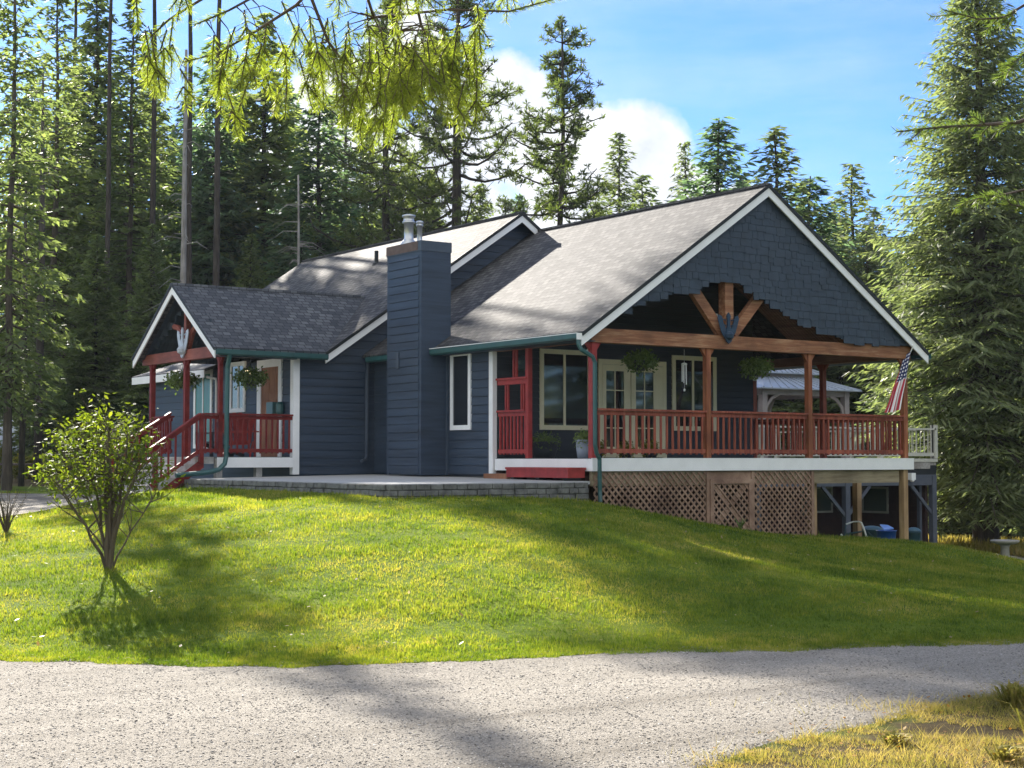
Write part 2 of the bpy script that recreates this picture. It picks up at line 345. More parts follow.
def ground_mat():
    m, nt, b = mat('lawn_and_forest_floor'); v = coords(nt, 'Object')
    at = nt.nodes.new('ShaderNodeAttribute'); at.attribute_name = 'zone'
    n1 = N(nt, 'ShaderNodeTexNoise', Scale=.45, Detail=6, Roughness=.6); n2 = N(nt, 'ShaderNodeTexNoise', Scale=16, Detail=6, Roughness=.75)
    nt.links.new(v, n1.inputs['Vector']); nt.links.new(v, n2.inputs['Vector'])
    ad = N(nt, 'ShaderNodeMath', operation='MULTIPLY_ADD'); nt.links.new(n2.outputs['Fac'], ad.inputs[0]); ad.inputs[1].default_value = .6; 
    sb = N(nt, 'ShaderNodeMath', operation='SUBTRACT'); nt.links.new(n1.outputs['Fac'], sb.inputs[0]); sb.inputs[1].default_value = .3; nt.links.new(sb.outputs[0], ad.inputs[2])
    g = ramp(nt, [(.2, (.05,.085,.012)), (.5, (.10,.15,.018)), (.7, (.16,.19,.025)), (.9, (.22,.20,.06))]); nt.links.new(ad.outputs[0], g.inputs['Fac'])
    fl = ramp(nt, [(.3, (.035,.028,.018)), (.55, (.085,.065,.035)), (.8, (.16,.13,.06))]); nt.links.new(ad.outputs[0], fl.inputs['Fac'])
    mx = N(nt, 'ShaderNodeMix', data_type='RGBA'); nt.links.new(at.outputs['Fac'], mx.inputs[0]); nt.links.new(g.outputs['Color'], mx.inputs[6]); nt.links.new(fl.outputs['Color'], mx.inputs[7])
    nt.links.new(mx.outputs[2], b.inputs['Base Color']); b.inputs['Roughness'].default_value = .95; b.inputs['Specular IOR Level'].default_value = .03
    bp = N(nt, 'ShaderNodeBump', Strength=.6, Distance=.05); nt.links.new(n2.outputs['Fac'], bp.inputs['Height']); nt.links.new(bp.outputs['Normal'], b.inputs['Normal'])
    return m
def zone(r, d):       # 0 lawn, 1 forest floor / dry verge
    lim = np.interp(r, [-40,-14,-9,0,9,12,13.5,30], [50,52,52,50,44,48,46,40])+1.2*nsum(r, d, 9, .5)
    z = sm(-.8, .8, d-lim)
    return np.maximum(z, sm(.15, -.15, d-near_e(r))*(r > .6))
rr, dd = np.meshgrid(rr_, dd_)
g_ = sheet('ground', rr, dd, ground_mat())
at = g_.data.attributes.new('zone', 'FLOAT', 'POINT'); at.data.foreach_set('value', zone(rr, dd).ravel().astype(np.float32))
def gravel_mat(name, c1, c2, c3, tint=(.9,.85,.8)):
    m, nt, b = mat(name); v = coords(nt, 'Object')
    vo = N(nt, 'ShaderNodeTexVoronoi', Scale=75); n1 = N(nt, 'ShaderNodeTexNoise', Scale=.8, Detail=5, Roughness=.6); n2 = N(nt, 'ShaderNodeTexNoise', Scale=30, Detail=6, Roughness=.8)
    for q in (vo, n1, n2): nt.links.new(v, q.inputs['Vector'])
    sep = N(nt, 'ShaderNodeSeparateColor'); nt.links.new(vo.outputs['Color'], sep.inputs[0])
    rp = ramp(nt, [(0, c1), (.5, c2), (1, c3)]); nt.links.new(sep.outputs[0], rp.inputs['Fac'])
    rot = N(nt, 'ShaderNodeMapping'); rot.inputs['Rotation'].default_value = (0,0,YAW+.05); rot.inputs['Scale'].default_value = (.12,1.5,1); nt.links.new(v, rot.inputs['Vector']); nt.links.new(rot.outputs[0], n1.inputs['Vector'])
    r2 = ramp(nt, [(.36, (.66,.64,.61)), (.5, (.95,.94,.92)), (.64, (1.12,1.11,1.09))]); nt.links.new(n1.outputs['Fac'], r2.inputs['Fac'])
    mx = N(nt, 'ShaderNodeMix', data_type='RGBA', blend_type='MULTIPLY'); mx.inputs[0].default_value = 1
    nt.links.new(rp.outputs['Color'], mx.inputs[6]); nt.links.new(r2.outputs['Color'], mx.inputs[7]); nt.links.new(mx.outputs[2], b.inputs['Base Color'])
    ad = N(nt, 'ShaderNodeMath', operation='ADD'); nt.links.new(vo.outputs['Distance'], ad.inputs[0]); ad.operation = 'MULTIPLY_ADD'; ad.inputs[1].default_value = .5; ad.inputs[2].default_value = 0; nt.links.new(n2.outputs['Fac'], ad.inputs[2])
    bp = N(nt, 'ShaderNodeBump', Strength=.7, Distance=.02); bp.invert = False; nt.links.new(ad.outputs[0], bp.inputs['Height']); nt.links.new(bp.outputs['Normal'], b.inputs['Normal'])
    b.inputs['Roughness'].default_value = .95; b.inputs['Specular IOR Level'].default_value = .08
    return m
M['gravel'] = gravel_mat('road_gravel', (.18,.165,.145), (.26,.24,.21), (.35,.325,.288))
rq = np.concatenate([np.linspace(-60,-8,60)[:-1], np.arange(-8, 9, .06), np.linspace(9, 60, 50)])
tq = np.linspace(0, 1, 90)[:, None]
R2 = np.broadcast_to(rq, (90, len(rq))); D2 = near_e(rq)*(1-tq)+far_e(rq)*tq
sheet('gravel_road', np.array(R2), D2, M['gravel'], .018, edge=True)
def path(name, A, B, m, lift=.02, n=60, k=14, seed=1):
    A, B = np.array(A, float), np.array(B, float)
    def res(P):
        s = np.r_[0, np.cumsum(np.hypot(*np.diff(P, axis=0).T))]; t = np.linspace(0, s[-1], n)
        x, y = np.interp(t, s, P[:, 0]), np.interp(t, s, P[:, 1]); j = .08*nsum(t, t, seed, 2); return x+j, y+j
    ax, ay = res(A); bx, by = res(B); t = np.linspace(0, 1, k)[:, None]
    sheet(name, ax*(1-t)+bx*t, ay*(1-t)+by*t, m, lift)
PA = [(-7.7,33.6),(-7.9,31),(-8.5,28.2),(-10,25.8),(-14,23.5),(-30,22)]; PB = [(-8.6,37),(-10.8,39.5),(-13.6,42),(-18,43.5),(-24,44),(-30,44)]
path('gravel_path', PA, PB, M['gravel'])
path('garden_path', [(10.2,51),(11.5,46),(12.2,41.5),(12.8,39),(14.5,35),(22,29)], [(11.2,54),(12.9,50),(14.4,47),(15,44.5),(16.6,40),(25,34)], M['gravel'])

# loose stones on the road
def pebbles(n, seed, rl, dl, s0, s1, m, name='loose_gravel'):
    q = np.random.RandomState(seed); d = q.uniform(0, 1, n); d = dl[0]+(dl[1]-dl[0])*d**1.25; r = q.uniform(-1, 1, n)*(.36*d+.6)
    ok = (r > rl[0]) & (r < rl[1]) & (d < far_e(r)+.12) & (d > near_e(r)-.1); r, d = r[ok], d[ok]; n = len(r)
    X, Y = cwa(r, d); Z = gz(r, d)+.018; c = np.c_[X, Y, Z]
    s = (s0+(s1-s0)*q.uniform(0, 1, n)**3)
    base = np.array([(1,0,0),(-.5,.86,0),(-.5,-.86,0),(.1,.05,.5),(-1,.1,.2),(.4,.8,.35),(.5,-.8,.3)])
    F = np.array([(0,5,3),(5,1,3),(1,4,3),(4,2,3),(2,6,3),(6,0,3),(0,1,5),(0,6,2)])
    a = q.uniform(0, 6.28, n); ca, sa = np.cos(a), np.sin(a)
    sc = q.uniform(.6, 1.2, (n, 1, 3))*s[:, None, None]; P = base[None]*sc*.5 + q.normal(0, .08, (n, 7, 3))*s[:, None, None]
    Q = np.stack([P[..., 0]*ca[:, None]-P[..., 1]*sa[:, None], P[..., 0]*sa[:, None]+P[..., 1]*ca[:, None], P[..., 2]], -1)+c[:, None]
    FF = (F[None]+7*np.arange(n)[:, None, None]).reshape(-1, 3)
    o = npmesh(name, Q.reshape(-1, 3), 3, m, None, FF); tag(o, 'loose grey and tan gravel lying on the road surface', 'gravel', kind='stuff'); return o
def stone_mat():
    m, nt, b = mat('loose_stone'); g = nt.nodes.new('ShaderNodeNewGeometry')
    rp = ramp(nt, [(0, (.09,.082,.074)), (.3, (.20,.185,.165)), (.75, (.30,.28,.25)), (.93, (.37,.345,.315)), (1, (.48,.46,.43))]); nt.links.new(g.outputs['Random Per Island'], rp.inputs['Fac'])
    nt.links.new(rp.outputs['Color'], b.inputs['Base Color']); b.inputs['Roughness'].default_value = .9; b.inputs['Specular IOR Level'].default_value = .1; return m
M['stones'] = stone_mat()
pebbles(130000, 3, (-9, 9), (8, 17.5), .007, .026, M['stones'])

# grass blades
def grass_mat(name, stops, tcol=(1.5,1.6,.5)):
    m, nt, b = mat(name); v = coords(nt, 'Object'); g = nt.nodes.new('ShaderNodeNewGeometry')
    n1 = N(nt, 'ShaderNodeTexNoise', Scale=.55, Detail=5, Roughness=.65); nt.links.new(v, n1.inputs['Vector'])
    ad = N(nt, 'ShaderNodeMath', operation='MULTIPLY_ADD'); nt.links.new(g.outputs['Random Per Island'], ad.inputs[0]); ad.inputs[1].default_value = .35
    n2 = N(nt, 'ShaderNodeTexNoise', Scale=4.5, Detail=4, Roughness=.7); nt.links.new(v, n2.inputs['Vector'])
    s0 = N(nt, 'ShaderNodeMath', operation='MULTIPLY_ADD'); nt.links.new(n2.outputs['Fac'], s0.inputs[0]); s0.inputs[1].default_value = 1.3; s0.inputs[2].default_value = -1.1
    s = N(nt, 'ShaderNodeMath', operation='MULTIPLY_ADD'); nt.links.new(n1.outputs['Fac'], s.inputs[0]); s.inputs[1].default_value = 1.6; nt.links.new(s0.outputs[0], s.inputs[2]); nt.links.new(s.outputs[0], ad.inputs[2])
    rp = ramp(nt, stops); nt.links.new(ad.outputs[0], rp.inputs['Fac']); nt.links.new(rp.outputs['Color'], b.inputs['Base Color']); b.inputs['Roughness'].default_value = .6
    b.inputs['Specular IOR Level'].default_value = .08
    tr = nt.nodes.new('ShaderNodeBsdfTranslucent'); tm = N(nt, 'ShaderNodeMix', data_type='RGBA', blend_type='MULTIPLY'); tm.inputs[0].default_value = 1; tm.inputs[7].default_value = (*tcol, 1)
    nt.links.new(rp.outputs['Color'], tm.inputs[6]); nt.links.new(tm.outputs[2], tr.inputs['Color'])
    ms = nt.nodes.new('ShaderNodeMixShader'); ms.inputs[0].default_value = .5; nt.links.new(b.outputs[0], ms.inputs[1]); nt.links.new(tr.outputs[0], ms.inputs[2])
    nt.links.new(ms.outputs[0], nt.nodes['Material Output'].inputs['Surface']); return m
M['grass'] = grass_mat('lawn_grass', [(0, (.038,.07,.016)), (.25, (.08,.125,.022)), (.46, (.145,.185,.03)), (.66, (.23,.24,.042)), (.85, (.33,.29,.09)), (1, (.40,.31,.15))])
M['dry'] = grass_mat('dry_grass', [(0, (.13,.15,.03)), (.4, (.28,.26,.07)), (.7, (.42,.33,.12)), (1, (.5,.42,.22))], (1.2,1.15,.7))
def blades(name, r, d, hgt, wid, m, label, lean=.45, seed=4):
    q = np.random.RandomState(seed); n = len(r); X, Y = cwa(r, d); Z = gz(r, d)-.01
    a = q.uniform(0, 6.28, n); w = wid*q.uniform(.6, 1.3, n); h = hgt*q.uniform(.5, 1.25, n)
    b = q.uniform(0, 6.28, n); l = h*lean*q.uniform(.2, 1.4, n)
    P = np.empty((n, 3, 3)); P[:, 0] = np.c_[X-np.cos(a)*w, Y-np.sin(a)*w, Z]; P[:, 1] = np.c_[X+np.cos(a)*w, Y+np.sin(a)*w, Z]
    P[:, 2] = np.c_[X+np.cos(b)*l, Y+np.sin(b)*l, Z+h]
    o = npmesh(name, P.reshape(-1, 3), 3, m); tag(o, label, 'grass', kind='stuff'); return o
def inhouse(X, Y):
    return ((X > -4.78) & (X < 9.3) & (Y > -.47) & (Y < 19)) | ((X > -5.5) & (X < 0) & (Y > 8.0) & (Y < 12.3))
q = np.random.RandomState(21); n = 520000
d = 15+27*q.uniform(0, 1, n)**1.5; r = q.uniform(-1, 1, n)*(.345*d+.8)
X, Y = cwa(r, d)
pa = np.array(PA[::-1])
inpath = (r < -7.6) & (d > np.interp(r, pa[:, 0], pa[:, 1])) & (d < 41.5)
onpath = (d > 37) & (r > np.interp(d, [37,39,41.5,46,51], [13.2,12.7,12.1,11.4,10.2]))
ok = ~onpath & (d > far_e(r)+.02+.05*q.normal(0, 1, n)) & ~inhouse(X, Y) & ~inpath & (zone(r, d) < .6)
r, d = r[ok], d[ok]
clump = .75+.5*nsum(r*1.0, d, 31, 2.2)
hh = (.030+.0009*d)*np.clip(clump+.25, .5, 1.5)*(1+.35*np.clip(nsum(r, d, 77, 7.5), -1, 1))*np.where(q.uniform(0, 1, len(r)) > .97, 1.7, 1)
blades('lawn_grass', r, d, hh, .0028+.00022*d, M['grass'], 'short mown green and yellowing lawn grass on the bank')
q = np.random.RandomState(22); n = 60000
r = q.uniform(-9, 8, n); d = far_e(r)+np.abs(q.normal(0, .2, n))-.22+.12*nsum(r, r, 91, 6)
blades('lawn_edge_grass', r, d, .05, .006, M['grass'], 'ragged grass along the edge of the gravel road', .7, 5)
n = 90000; r = q.uniform(.8, 6.5, n); d = near_e(r)-q.uniform(0, 1, n)**1.3*4.5+.3*q.normal(0, 1, n)**2; ok = (d > 7.5) & (nsum(r*1.0, d, 41, 2.6) > -.30+.5*(d > near_e(r)))
r, d = r[ok], d[ok]
blades('dry_verge_grass', r, d, (.06+.05*np.clip(nsum(r, d, 42, 5), -.8, 1))*np.where(q.uniform(0, 1, len(r)) > .95, 2.0, .8), .003, M['dry'], 'dry yellow grass on the near verge of the road', .9, 6)
n = 9000; r = q.uniform(12.3, 17.5, n); d = q.uniform(44, 53, n)
ok = (d > np.interp(r, [12.3, 13.8, 15, 17.5], [51.3, 49, 46.5, 42])) & (nsum(r, d, 43, 2) > -.3)
blades('dry_path_grass', r[ok], d[ok], .38, .03, M['dry'], 'pale dry grass beyond the garden path under the tall fir', .4, 8)

# ------------------------------------------------------------------ HOUSE
GR1 = lambda x: 2.387+(min(x, 9-x)+.31)*.6755
house = empty('house', (0,0,-.36), 'slate blue single-storey house with grey gable roofs and red-railed covered porch', 'house')
class HB(MB):
    def build(s, name, m, parent=house, smooth=False):
        o = MB.build(s, name, m, None, smooth)
        o.parent = parent
        if parent is house: o.matrix_parent_inverse = __import__('mathutils').Matrix.Translation((0,0,.36))
        return o
def mapper(face, c):        # (a, out, z) -> world
    if face == '-Y': return lambda a, o, z: (a, c-o, z)
    if face == '-X': return lambda a, o, z: (c-o, a, z)
    if face == '+X': return lambda a, o, z: (c+o, a, z)
    if face == '+Y': return lambda a, o, z: (a, c+o, z)
def siding(mb, face, c, z0, z1, lo, hi, pitch=.18, core=True, holes=()):
    """lap boards; lo(z), hi(z) give the horizontal extent"""
    f = mapper(face, c); z = z0
    lo = lo if callable(lo) else (lambda zz, v=lo: v); hi = hi if callable(hi) else (lambda zz, v=hi: v)
    while z < z1-1e-4:
        zt = min(z+pitch, z1); a0, a1, b0, b1 = lo(z), hi(z), lo(zt), hi(zt)
        if a1 > a0+.01:
            b1 = max(b1, b0+.001)
            g_ = .010; vs = [f(a0,.020,z+g_), f(a1,.020,z+g_), f(b1,.009,zt), f(b0,.009,zt), f(a0,-.018,z+g_), f(a1,-.018,z+g_), f(b1,-.018,zt), f(b0,-.018,zt)]
            mb.add(vs, [(0,1,2,3),(4,7,6,5),(0,4,5,1),(1,5,6,2),(2,6,7,3),(3,7,4,0)])
        z = zt
def fbox(mb, f, a0, a1, o0, o1, z0, z1):
    p, q_ = f(a0, o0, z0), f(a1, o1, z1); mb.box(*p, *q_)
def window(face, c, a0, a1, z0, z1, fm, w=.1, mull=(), hm=(), pane='glass', sill=False, extra=None):
    f = mapper(face, c); fr = HB()
    fbox(fr, f, a0, a1, .0, .045, z1-w, z1); fbox(fr, f, a0, a1, .0, .045 if not sill else .07, z0, z0+w)
    fbox(fr, f, a0, a0+w, .0, .044, z0+w, z1-w); fbox(fr, f, a1-w, a1, .0, .044, z0+w, z1-w)
    for x in mull: fbox(fr, f, x-.03, x+.03, .015, .038, z0+w, z1-w)
    for zz in hm: fbox(fr, f, a0+w, a1-w, .015, .034, zz-.012, zz+.012)
    o = fr.build('window', M[fm]); g = HB(); fbox(g, f, a0+w-.005, a1-w+.005, .017, .023, z0+w-.005, z1-w+.005)
    p = g.build('pane', M[pane], None); p.parent = o
    return o
# solid cores and siding of the walls
b = HB()
siding(b, '-X', 0, -.34, 2.34, 3.34, 8.2)
b.box(.02, 3.36, -.36, .16, 8.2, 2.5)
b.build('side_wall', M['siding'])
b = HB(); zt = 5.5
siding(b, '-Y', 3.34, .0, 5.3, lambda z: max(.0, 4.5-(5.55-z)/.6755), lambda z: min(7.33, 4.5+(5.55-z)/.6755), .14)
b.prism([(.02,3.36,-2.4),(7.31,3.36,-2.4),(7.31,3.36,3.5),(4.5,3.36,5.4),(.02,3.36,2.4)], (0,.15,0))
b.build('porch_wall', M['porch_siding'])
b = HB(); siding(b, '+X', 7.33, 0, 3.4, 3.34, 19); b.box(7.15, 3.36, -3, 7.31, 19, 3.4); b.build('far_side_wall', M['siding'])
b = HB()
siding(b, '-Y', 8.2, -.36, 5.95, lambda z: -2.05 if z < 2.3 else max(-1.38, 3.96-(6.0-z)/.6755), lambda z: 0 if z < 2.6 else min(3.96+(6-z)/.6755, 8.2) if z > 3.0 else .3)
b.prism([(-2.04,8.22,-.9),(8.5,8.22,-.9),(8.5,8.22,2.9),(3.96,8.22,5.93),(-1.3,8.22,2.38),(-2.04,8.22,2.3)], (0,.12,0))
b.build('gable_wall', M['siding'])
b = HB(); siding(b, '-X', -2.05, -.36, 2.2, 8.2, 16.7); b.box(-2.03, 8.34, -1.1, -1.9, 16.7, 2.25); b.prism([(-1.9,16.6,-1.1),(4,16.6,-1.1),(4,16.6,5.8),(-1.2,16.6,2.4),(-1.9,16.6,2.2)], (0,.1,0)); b.build('entry_wall', M['siding'])
b = HB(); siding(b, '+Y', 19.1, -.4, 5.9, lambda z: max(.5, 3.96-(6-z)/.6755), lambda z: min(9.2, 3.96+(6-z)/.6755)); b.prism([(.5,19.08,-2.9),(9.1,19.08,-2.9),(9.1,19.08,2.4),(3.96,19.08,5.9),(.5,19.08,3.5)], (0,-.1,0)); b.build('back_wall', M['siding'])
b = HB();  b.box(.05, 3.5, -3, 7.1, 8.1, -.37); b.box(-1.85, 8.4, -3, 7.1, 16.6, -.37); b.box(.6, 16.6, -3, 7.1, 19, -.37); b.build('foundation', M['foundation'])
# white corner boards
b = HB(); b.box(-.035, 3.325, -.36, .07, 3.29, 2.34); b.box(-.035, 3.325, -.36, -.021, 3.43, 2.3); b.build('corner_board', M['white'])
b = HB(); b.box(-2.12, 8.15, -.36, -1.96, 8.18, 2.35); b.box(-2.12, 8.18, -.36, -2.075, 8.3, 2.35); b.build('corner_board', M['white'])
b = HB(); b.box(-.045,5.07,-.36,-.017,5.0,2.2); b.build('corner_board', M['siding_trim'])
# roofs
def slab(mb, pts, t=.07):
    mb.prism([pts[i] for i in range(len(pts))], (0,0,-t))
b = HB(); slab(b, [(-.33,-.15,2.374),(-.33,8.25,2.374),(4.5,8.25,5.636),(4.5,-.15,5.636)]); slab(b, [(4.5,-.15,5.636),(4.5,8.25,5.636),(9.33,8.25,2.374),(9.33,-.15,2.374)])
b.box(4.42,-.16,5.60,4.58,8.0,5.655)
r1 = b.build('roof', M['roof'])
b = HB(); slab(b, [(-1.43,7.85,2.397),(-1.43,17.12,2.397),(3.96,17.12,6.037),(3.96,7.85,6.037)]); slab(b, [(.2,17.121,3.498),(.2,19.4,3.498),(3.96,19.4,6.037),(3.96,17.121,6.037)]); slab(b, [(3.96,7.85,6.037),(3.96,19.4,6.037),(9.33,19.4,2.41),(9.33,7.85,2.41)])
b.box(3.88,7.84,6.0,4.04,19.4,6.056)
r2 = b.build('roof', M['roof'])
b = HB(); EZ, RZ, RY = 2.39, 3.97, 10.2
vx = lambda z: -1.41+(z-2.41)/.6755
slab(b, [(-4.17,7.86,EZ),(-4.17,RY,RZ),(vx(RZ)+.02,RY,RZ),(vx(EZ)+.02,7.86,EZ)][::-1]); slab(b, [(-4.17,RY,RZ),(-4.17,12.54,EZ),(vx(EZ)+.02,12.54,EZ),(vx(RZ)+.02,RY,RZ)][::-1])
b.box(-4.18, RY-.08, RZ-.035, .8, RY+.08, RZ+.02)
r3 = b.build('roof', M['roof_shade'])
b = HB(); slab(b, [(-2.37,12.4,2.2),(-2.37,17.12,2.2),(-1.2,17.12,2.58),(-1.2,12.4,2.58)]); r4 = b.build('roof', M['roof_shade'])
b = HB(); slab(b, [(-.33,8.0,2.34),(-.02,8.0,2.56),(-.02,6.5,2.56),(-.33,6.5,2.34)]); b.build('roof', M['roof_shade'])
# dark roof edges on rakes
def rake(mb, p, q_, y, z_off, h, t, dy):
    mb.prism([(p[0], y, p[1]+z_off), (q_[0], y, q_[1]+z_off), (q_[0], y, q_[1]+z_off-h), (p[0], y, p[1]+z_off-h)], (0, dy, 0))
b = HB(); rake(b, (-.345,2.36), (4.5,5.636), -.165, .012, .085, 0, .012); rake(b, (4.5,5.636), (9.345,2.36), -.165, .012, .085, 0, .012)
b.build('drip_edge', M['black']); b = HB()
rake(b, (-1.445,2.385), (3.96,6.037), 7.835, .012, .085, 0, .012); rake(b, (3.96,6.037), (9.345,2.4), 7.835, .012, .085, 0, .012)
b.build('drip_edge', M['black']); b = HB()
b.prism([(-4.185,7.85,EZ),(-4.185,RY,RZ+.012),(-4.185,RY,RZ-.05),(-4.185,7.85,EZ-.06)], (.012,0,0)); b.prism([(-4.185,12.55,EZ),(-4.185,RY,RZ+.012),(-4.185,RY,RZ-.05),(-4.185,12.55,EZ-.06)], (.012,0,0))
b.build('drip_edge', M['black']); b = HB()
b.box(-.345,-.15,2.31,-.333,5.07,2.375)
b.build('drip_edge', M['black'])
# white fascias
b = HB(); rake(b, (-.36,2.35), (4.5,5.636), -.14, -.075, .175, 0, .03); rake(b, (4.5,5.636), (9.36,2.35), -.14, -.075, .175, 0, .03); b.build('fascia', M['white'])
b = HB(); rake(b, (-1.46,2.37), (3.96,6.037), 7.86, -.075, .165, 0, .03); rake(b, (3.96,6.037), (7.5,3.64), 7.86, -.075, .165, 0, .03); b.build('fascia', M['white'])
b = HB()
for y1 in (7.86, 12.54):
    b.prism([(-4.16,y1,EZ-.06),(-4.16,RY,RZ-.05),(-4.16,RY,RZ-.23),(-4.16,y1,EZ-.235)], (.03,0,0))
b.build('fascia', M['white'])
b = HB(); b.box(-2.39, 12.4, 1.98, -2.36, 17.12, 2.17); b.build('fascia', M['white'])
# soffits
for bb in ((-.31,-.1,2.2,0,5.05,2.215),(-4.1,7.9,2.2,-2.15,8.1,2.215),(9.0,-.1,2.2,9.3,7.8,2.215)): b = HB(); b.box(*bb); b.build('soffit', M['siding'])
# porch ceilings (vaulted boards)
b = HB()
for s_ in (1,-1):
    X0, X1 = (.05,4.5) if s_ == 1 else (8.95,4.5)
    for i in range(34):
        y0 = .12+i*.095
        b.prism([(X0,y0,2.387+(.36)*.6755-.10),(X1,y0,5.636-.10),(X1,y0+.085,5.636-.10),(X0,y0+.085,2.387+.36*.6755-.10)], (0,0,-.02))
b.build('porch_ceiling', M['ceil'])
b = HB()
for i in range(18):
    x0 = -3.95+i*.105
    for y1 in (8.0, 12.4):
        b.prism([(x0,y1,EZ-.02),(x0,RY,RZ-.11),(x0+.095,RY,RZ-.11),(x0+.095,y1,EZ-.02)], (0,0,-.02))
b.build('porch_ceiling', M['siding'])
# gutters
def gutter(mb, p, q_, out):
    p, q_ = np.array(p), np.array(q_); o = np.array(out); prof = [(0,0),(0,-.115),(.07,-.125),(.115,-.09),(.12,0),(.108,0),(.105,-.08),(.065,-.11),(.012,-.10),(.012,0)]
    mb.prism([tuple(p+o*a+np.array((0,0,c))) for a, c in prof], tuple(q_-p))
b = HB(); gutter(b, (-.35,-.13,2.335), (-.35,5.06,2.315), (-1,0,0)); g1 = b.build('gutter', M['green'])
b = HB(); b.box(-.475,-.14,2.33,-.462,5.06,2.345); b.box(-.475,-.145,2.215,-.35,-.133,2.34); x = b.build('gutter_lip', M['white'], None); x.parent = g1; x.location = (0,0,0); x.matrix_parent_inverse = g1.matrix_basis.inverted()
b = HB(); gutter(b, (-4.14,7.84,2.345), (-1.46,7.84,2.325), (0,-1,0)); b.build('gutter', M['green'])
b = HB(); gutter(b, (-.35,6.6,2.30), (-.35,7.82,2.30), (-1,0,0)); b.build('gutter', M['green'])
b = HB(); gutter(b, (9.35,-.13,2.32), (9.35,7.8,2.30), (1,0,0)); b.build('gutter', M['green'])
# downspouts
b = HB(); b.tube([(-.40,-.08,2.25),(-.40,-.1,2.13),(-.36,-.13,2.03),(-.12,-.17,1.9),(-.07,-.17,1.8),(-.07,-.17,.25),(-.03,-.16,.1),(.06,-.14,-.02),(.08,-.12,-.62),(.06,-.16,-.82)], .042, 8); b.build('downspout', M['green'])
b = HB(); b.tube([(-3.83,7.78,2.25),(-3.83,7.85,2.1),(-3.83,7.9,1.95),(-3.82,7.95,.05),(-3.86,7.94,-.12),(-4.0,7.92,-.24),(-4.25,7.9,-.30),(-5.0,7.88,-.36)], .055, 8); b.build('downspout', M['green'])
b = HB(); b.tube([(-.3,8.0,2.22),(-.24,8.1,2.08),(-.24,8.13,1.9),(-.24,8.13,.1),(-.30,8.08,-.02),(-.45,8.0,-.06)], .04, 8); b.build('downspout', M['siding_trim'])
b = HB(); b.tube([(-2.3,12.45,2.0),(-2.12,12.3,1.95),(-2.1,12.3,1.8),(-2.1,12.3,.9)], .032, 8); b.build('downspout', M['white'])
# chimney
CX0, CX1, CY0, CY1, CZ = -.66, .08, 5.07, 6.5, 4.55
b = HB(); siding(b, '-X', CX0, -.34, 4.36, CY0+.1, CY1-.1, .178)
b.box(CX0+.02, CY0+.02, -.36, CX1, CY1-.02, 4.5)
b.box(CX0-.004, CY0-.004, -.36, CX0+.03, CY0+.1, 4.42); b.box(CX0-.004, CY1-.1, -.36, CX0+.03, CY1+.004, 4.42)
b.box(CX0-.008, CY0-.008, 4.36, CX0+.03, CY1+.008, 4.44)
chim = b.build('chimney', M['siding'])
b = HB()
for z0, z1 in ((-.36,1.14),(1.155,2.3),(2.315,4.45)): b.box(CX0+.03, CY0-.004, z0, CX1, CY0+.02, z1)
b.box(CX0+.025, CY0-.003, -.36, CX1-.01, CY0+.015, 4.45)
x = b.build('side_panel', M['siding']); x.parent = chim; x.matrix_parent_inverse = chim.matrix_basis.inverted(); x.matrix_parent_inverse.identity()
b = HB(); b.box(CX0-.02, CY0-.015, 4.44, CX1+.015, CY1+.02, 4.66); x = b.build('cap', M['siding_trim'], None); x.parent = chim
b = HB(); b.box(CX0-.026, CY0+.12, 4.46, CX0-.021, CY1+.02, 4.655); x = b.build('rusty_flashing', M['rust'], None); x.parent = chim
b = HB(); b.box(CX0-.05, 5.95, 1.95, CX0-.004, 6.06, 2.3); x = b.build('junction_box', M['siding_trim'], None); x.parent = chim
for (x_, y_, r_, h_, hh_) in ((-.33,6.15,.105,.72,.2), (.0,5.95+.28,.06,.62,.13)):
    b = HB(); z = 4.66
    b.lathe((x_,y_,z), [(r_*2.2,0),(r_*2.1,.03),(r_*1.1,.16),(r_,.18),(r_,h_-hh_),(r_*1.35,h_-hh_),(r_*1.35,h_-hh_+.04),(r_*1.12,h_-hh_+.05),(r_*1.12,h_-.07),(r_*1.4,h_-.06),(r_*1.4,h_-.02),(r_*.8,h_)], 20)
    x = b.build('flue_pipe', M['metal'], None, True); x.parent = chim
b = HB(); b.lathe((2.75,12.9,5.1), [(.16,0),(.1,.12),(.055,.14),(.055,.45)], 12); b.build('roof_vent', M['black'])
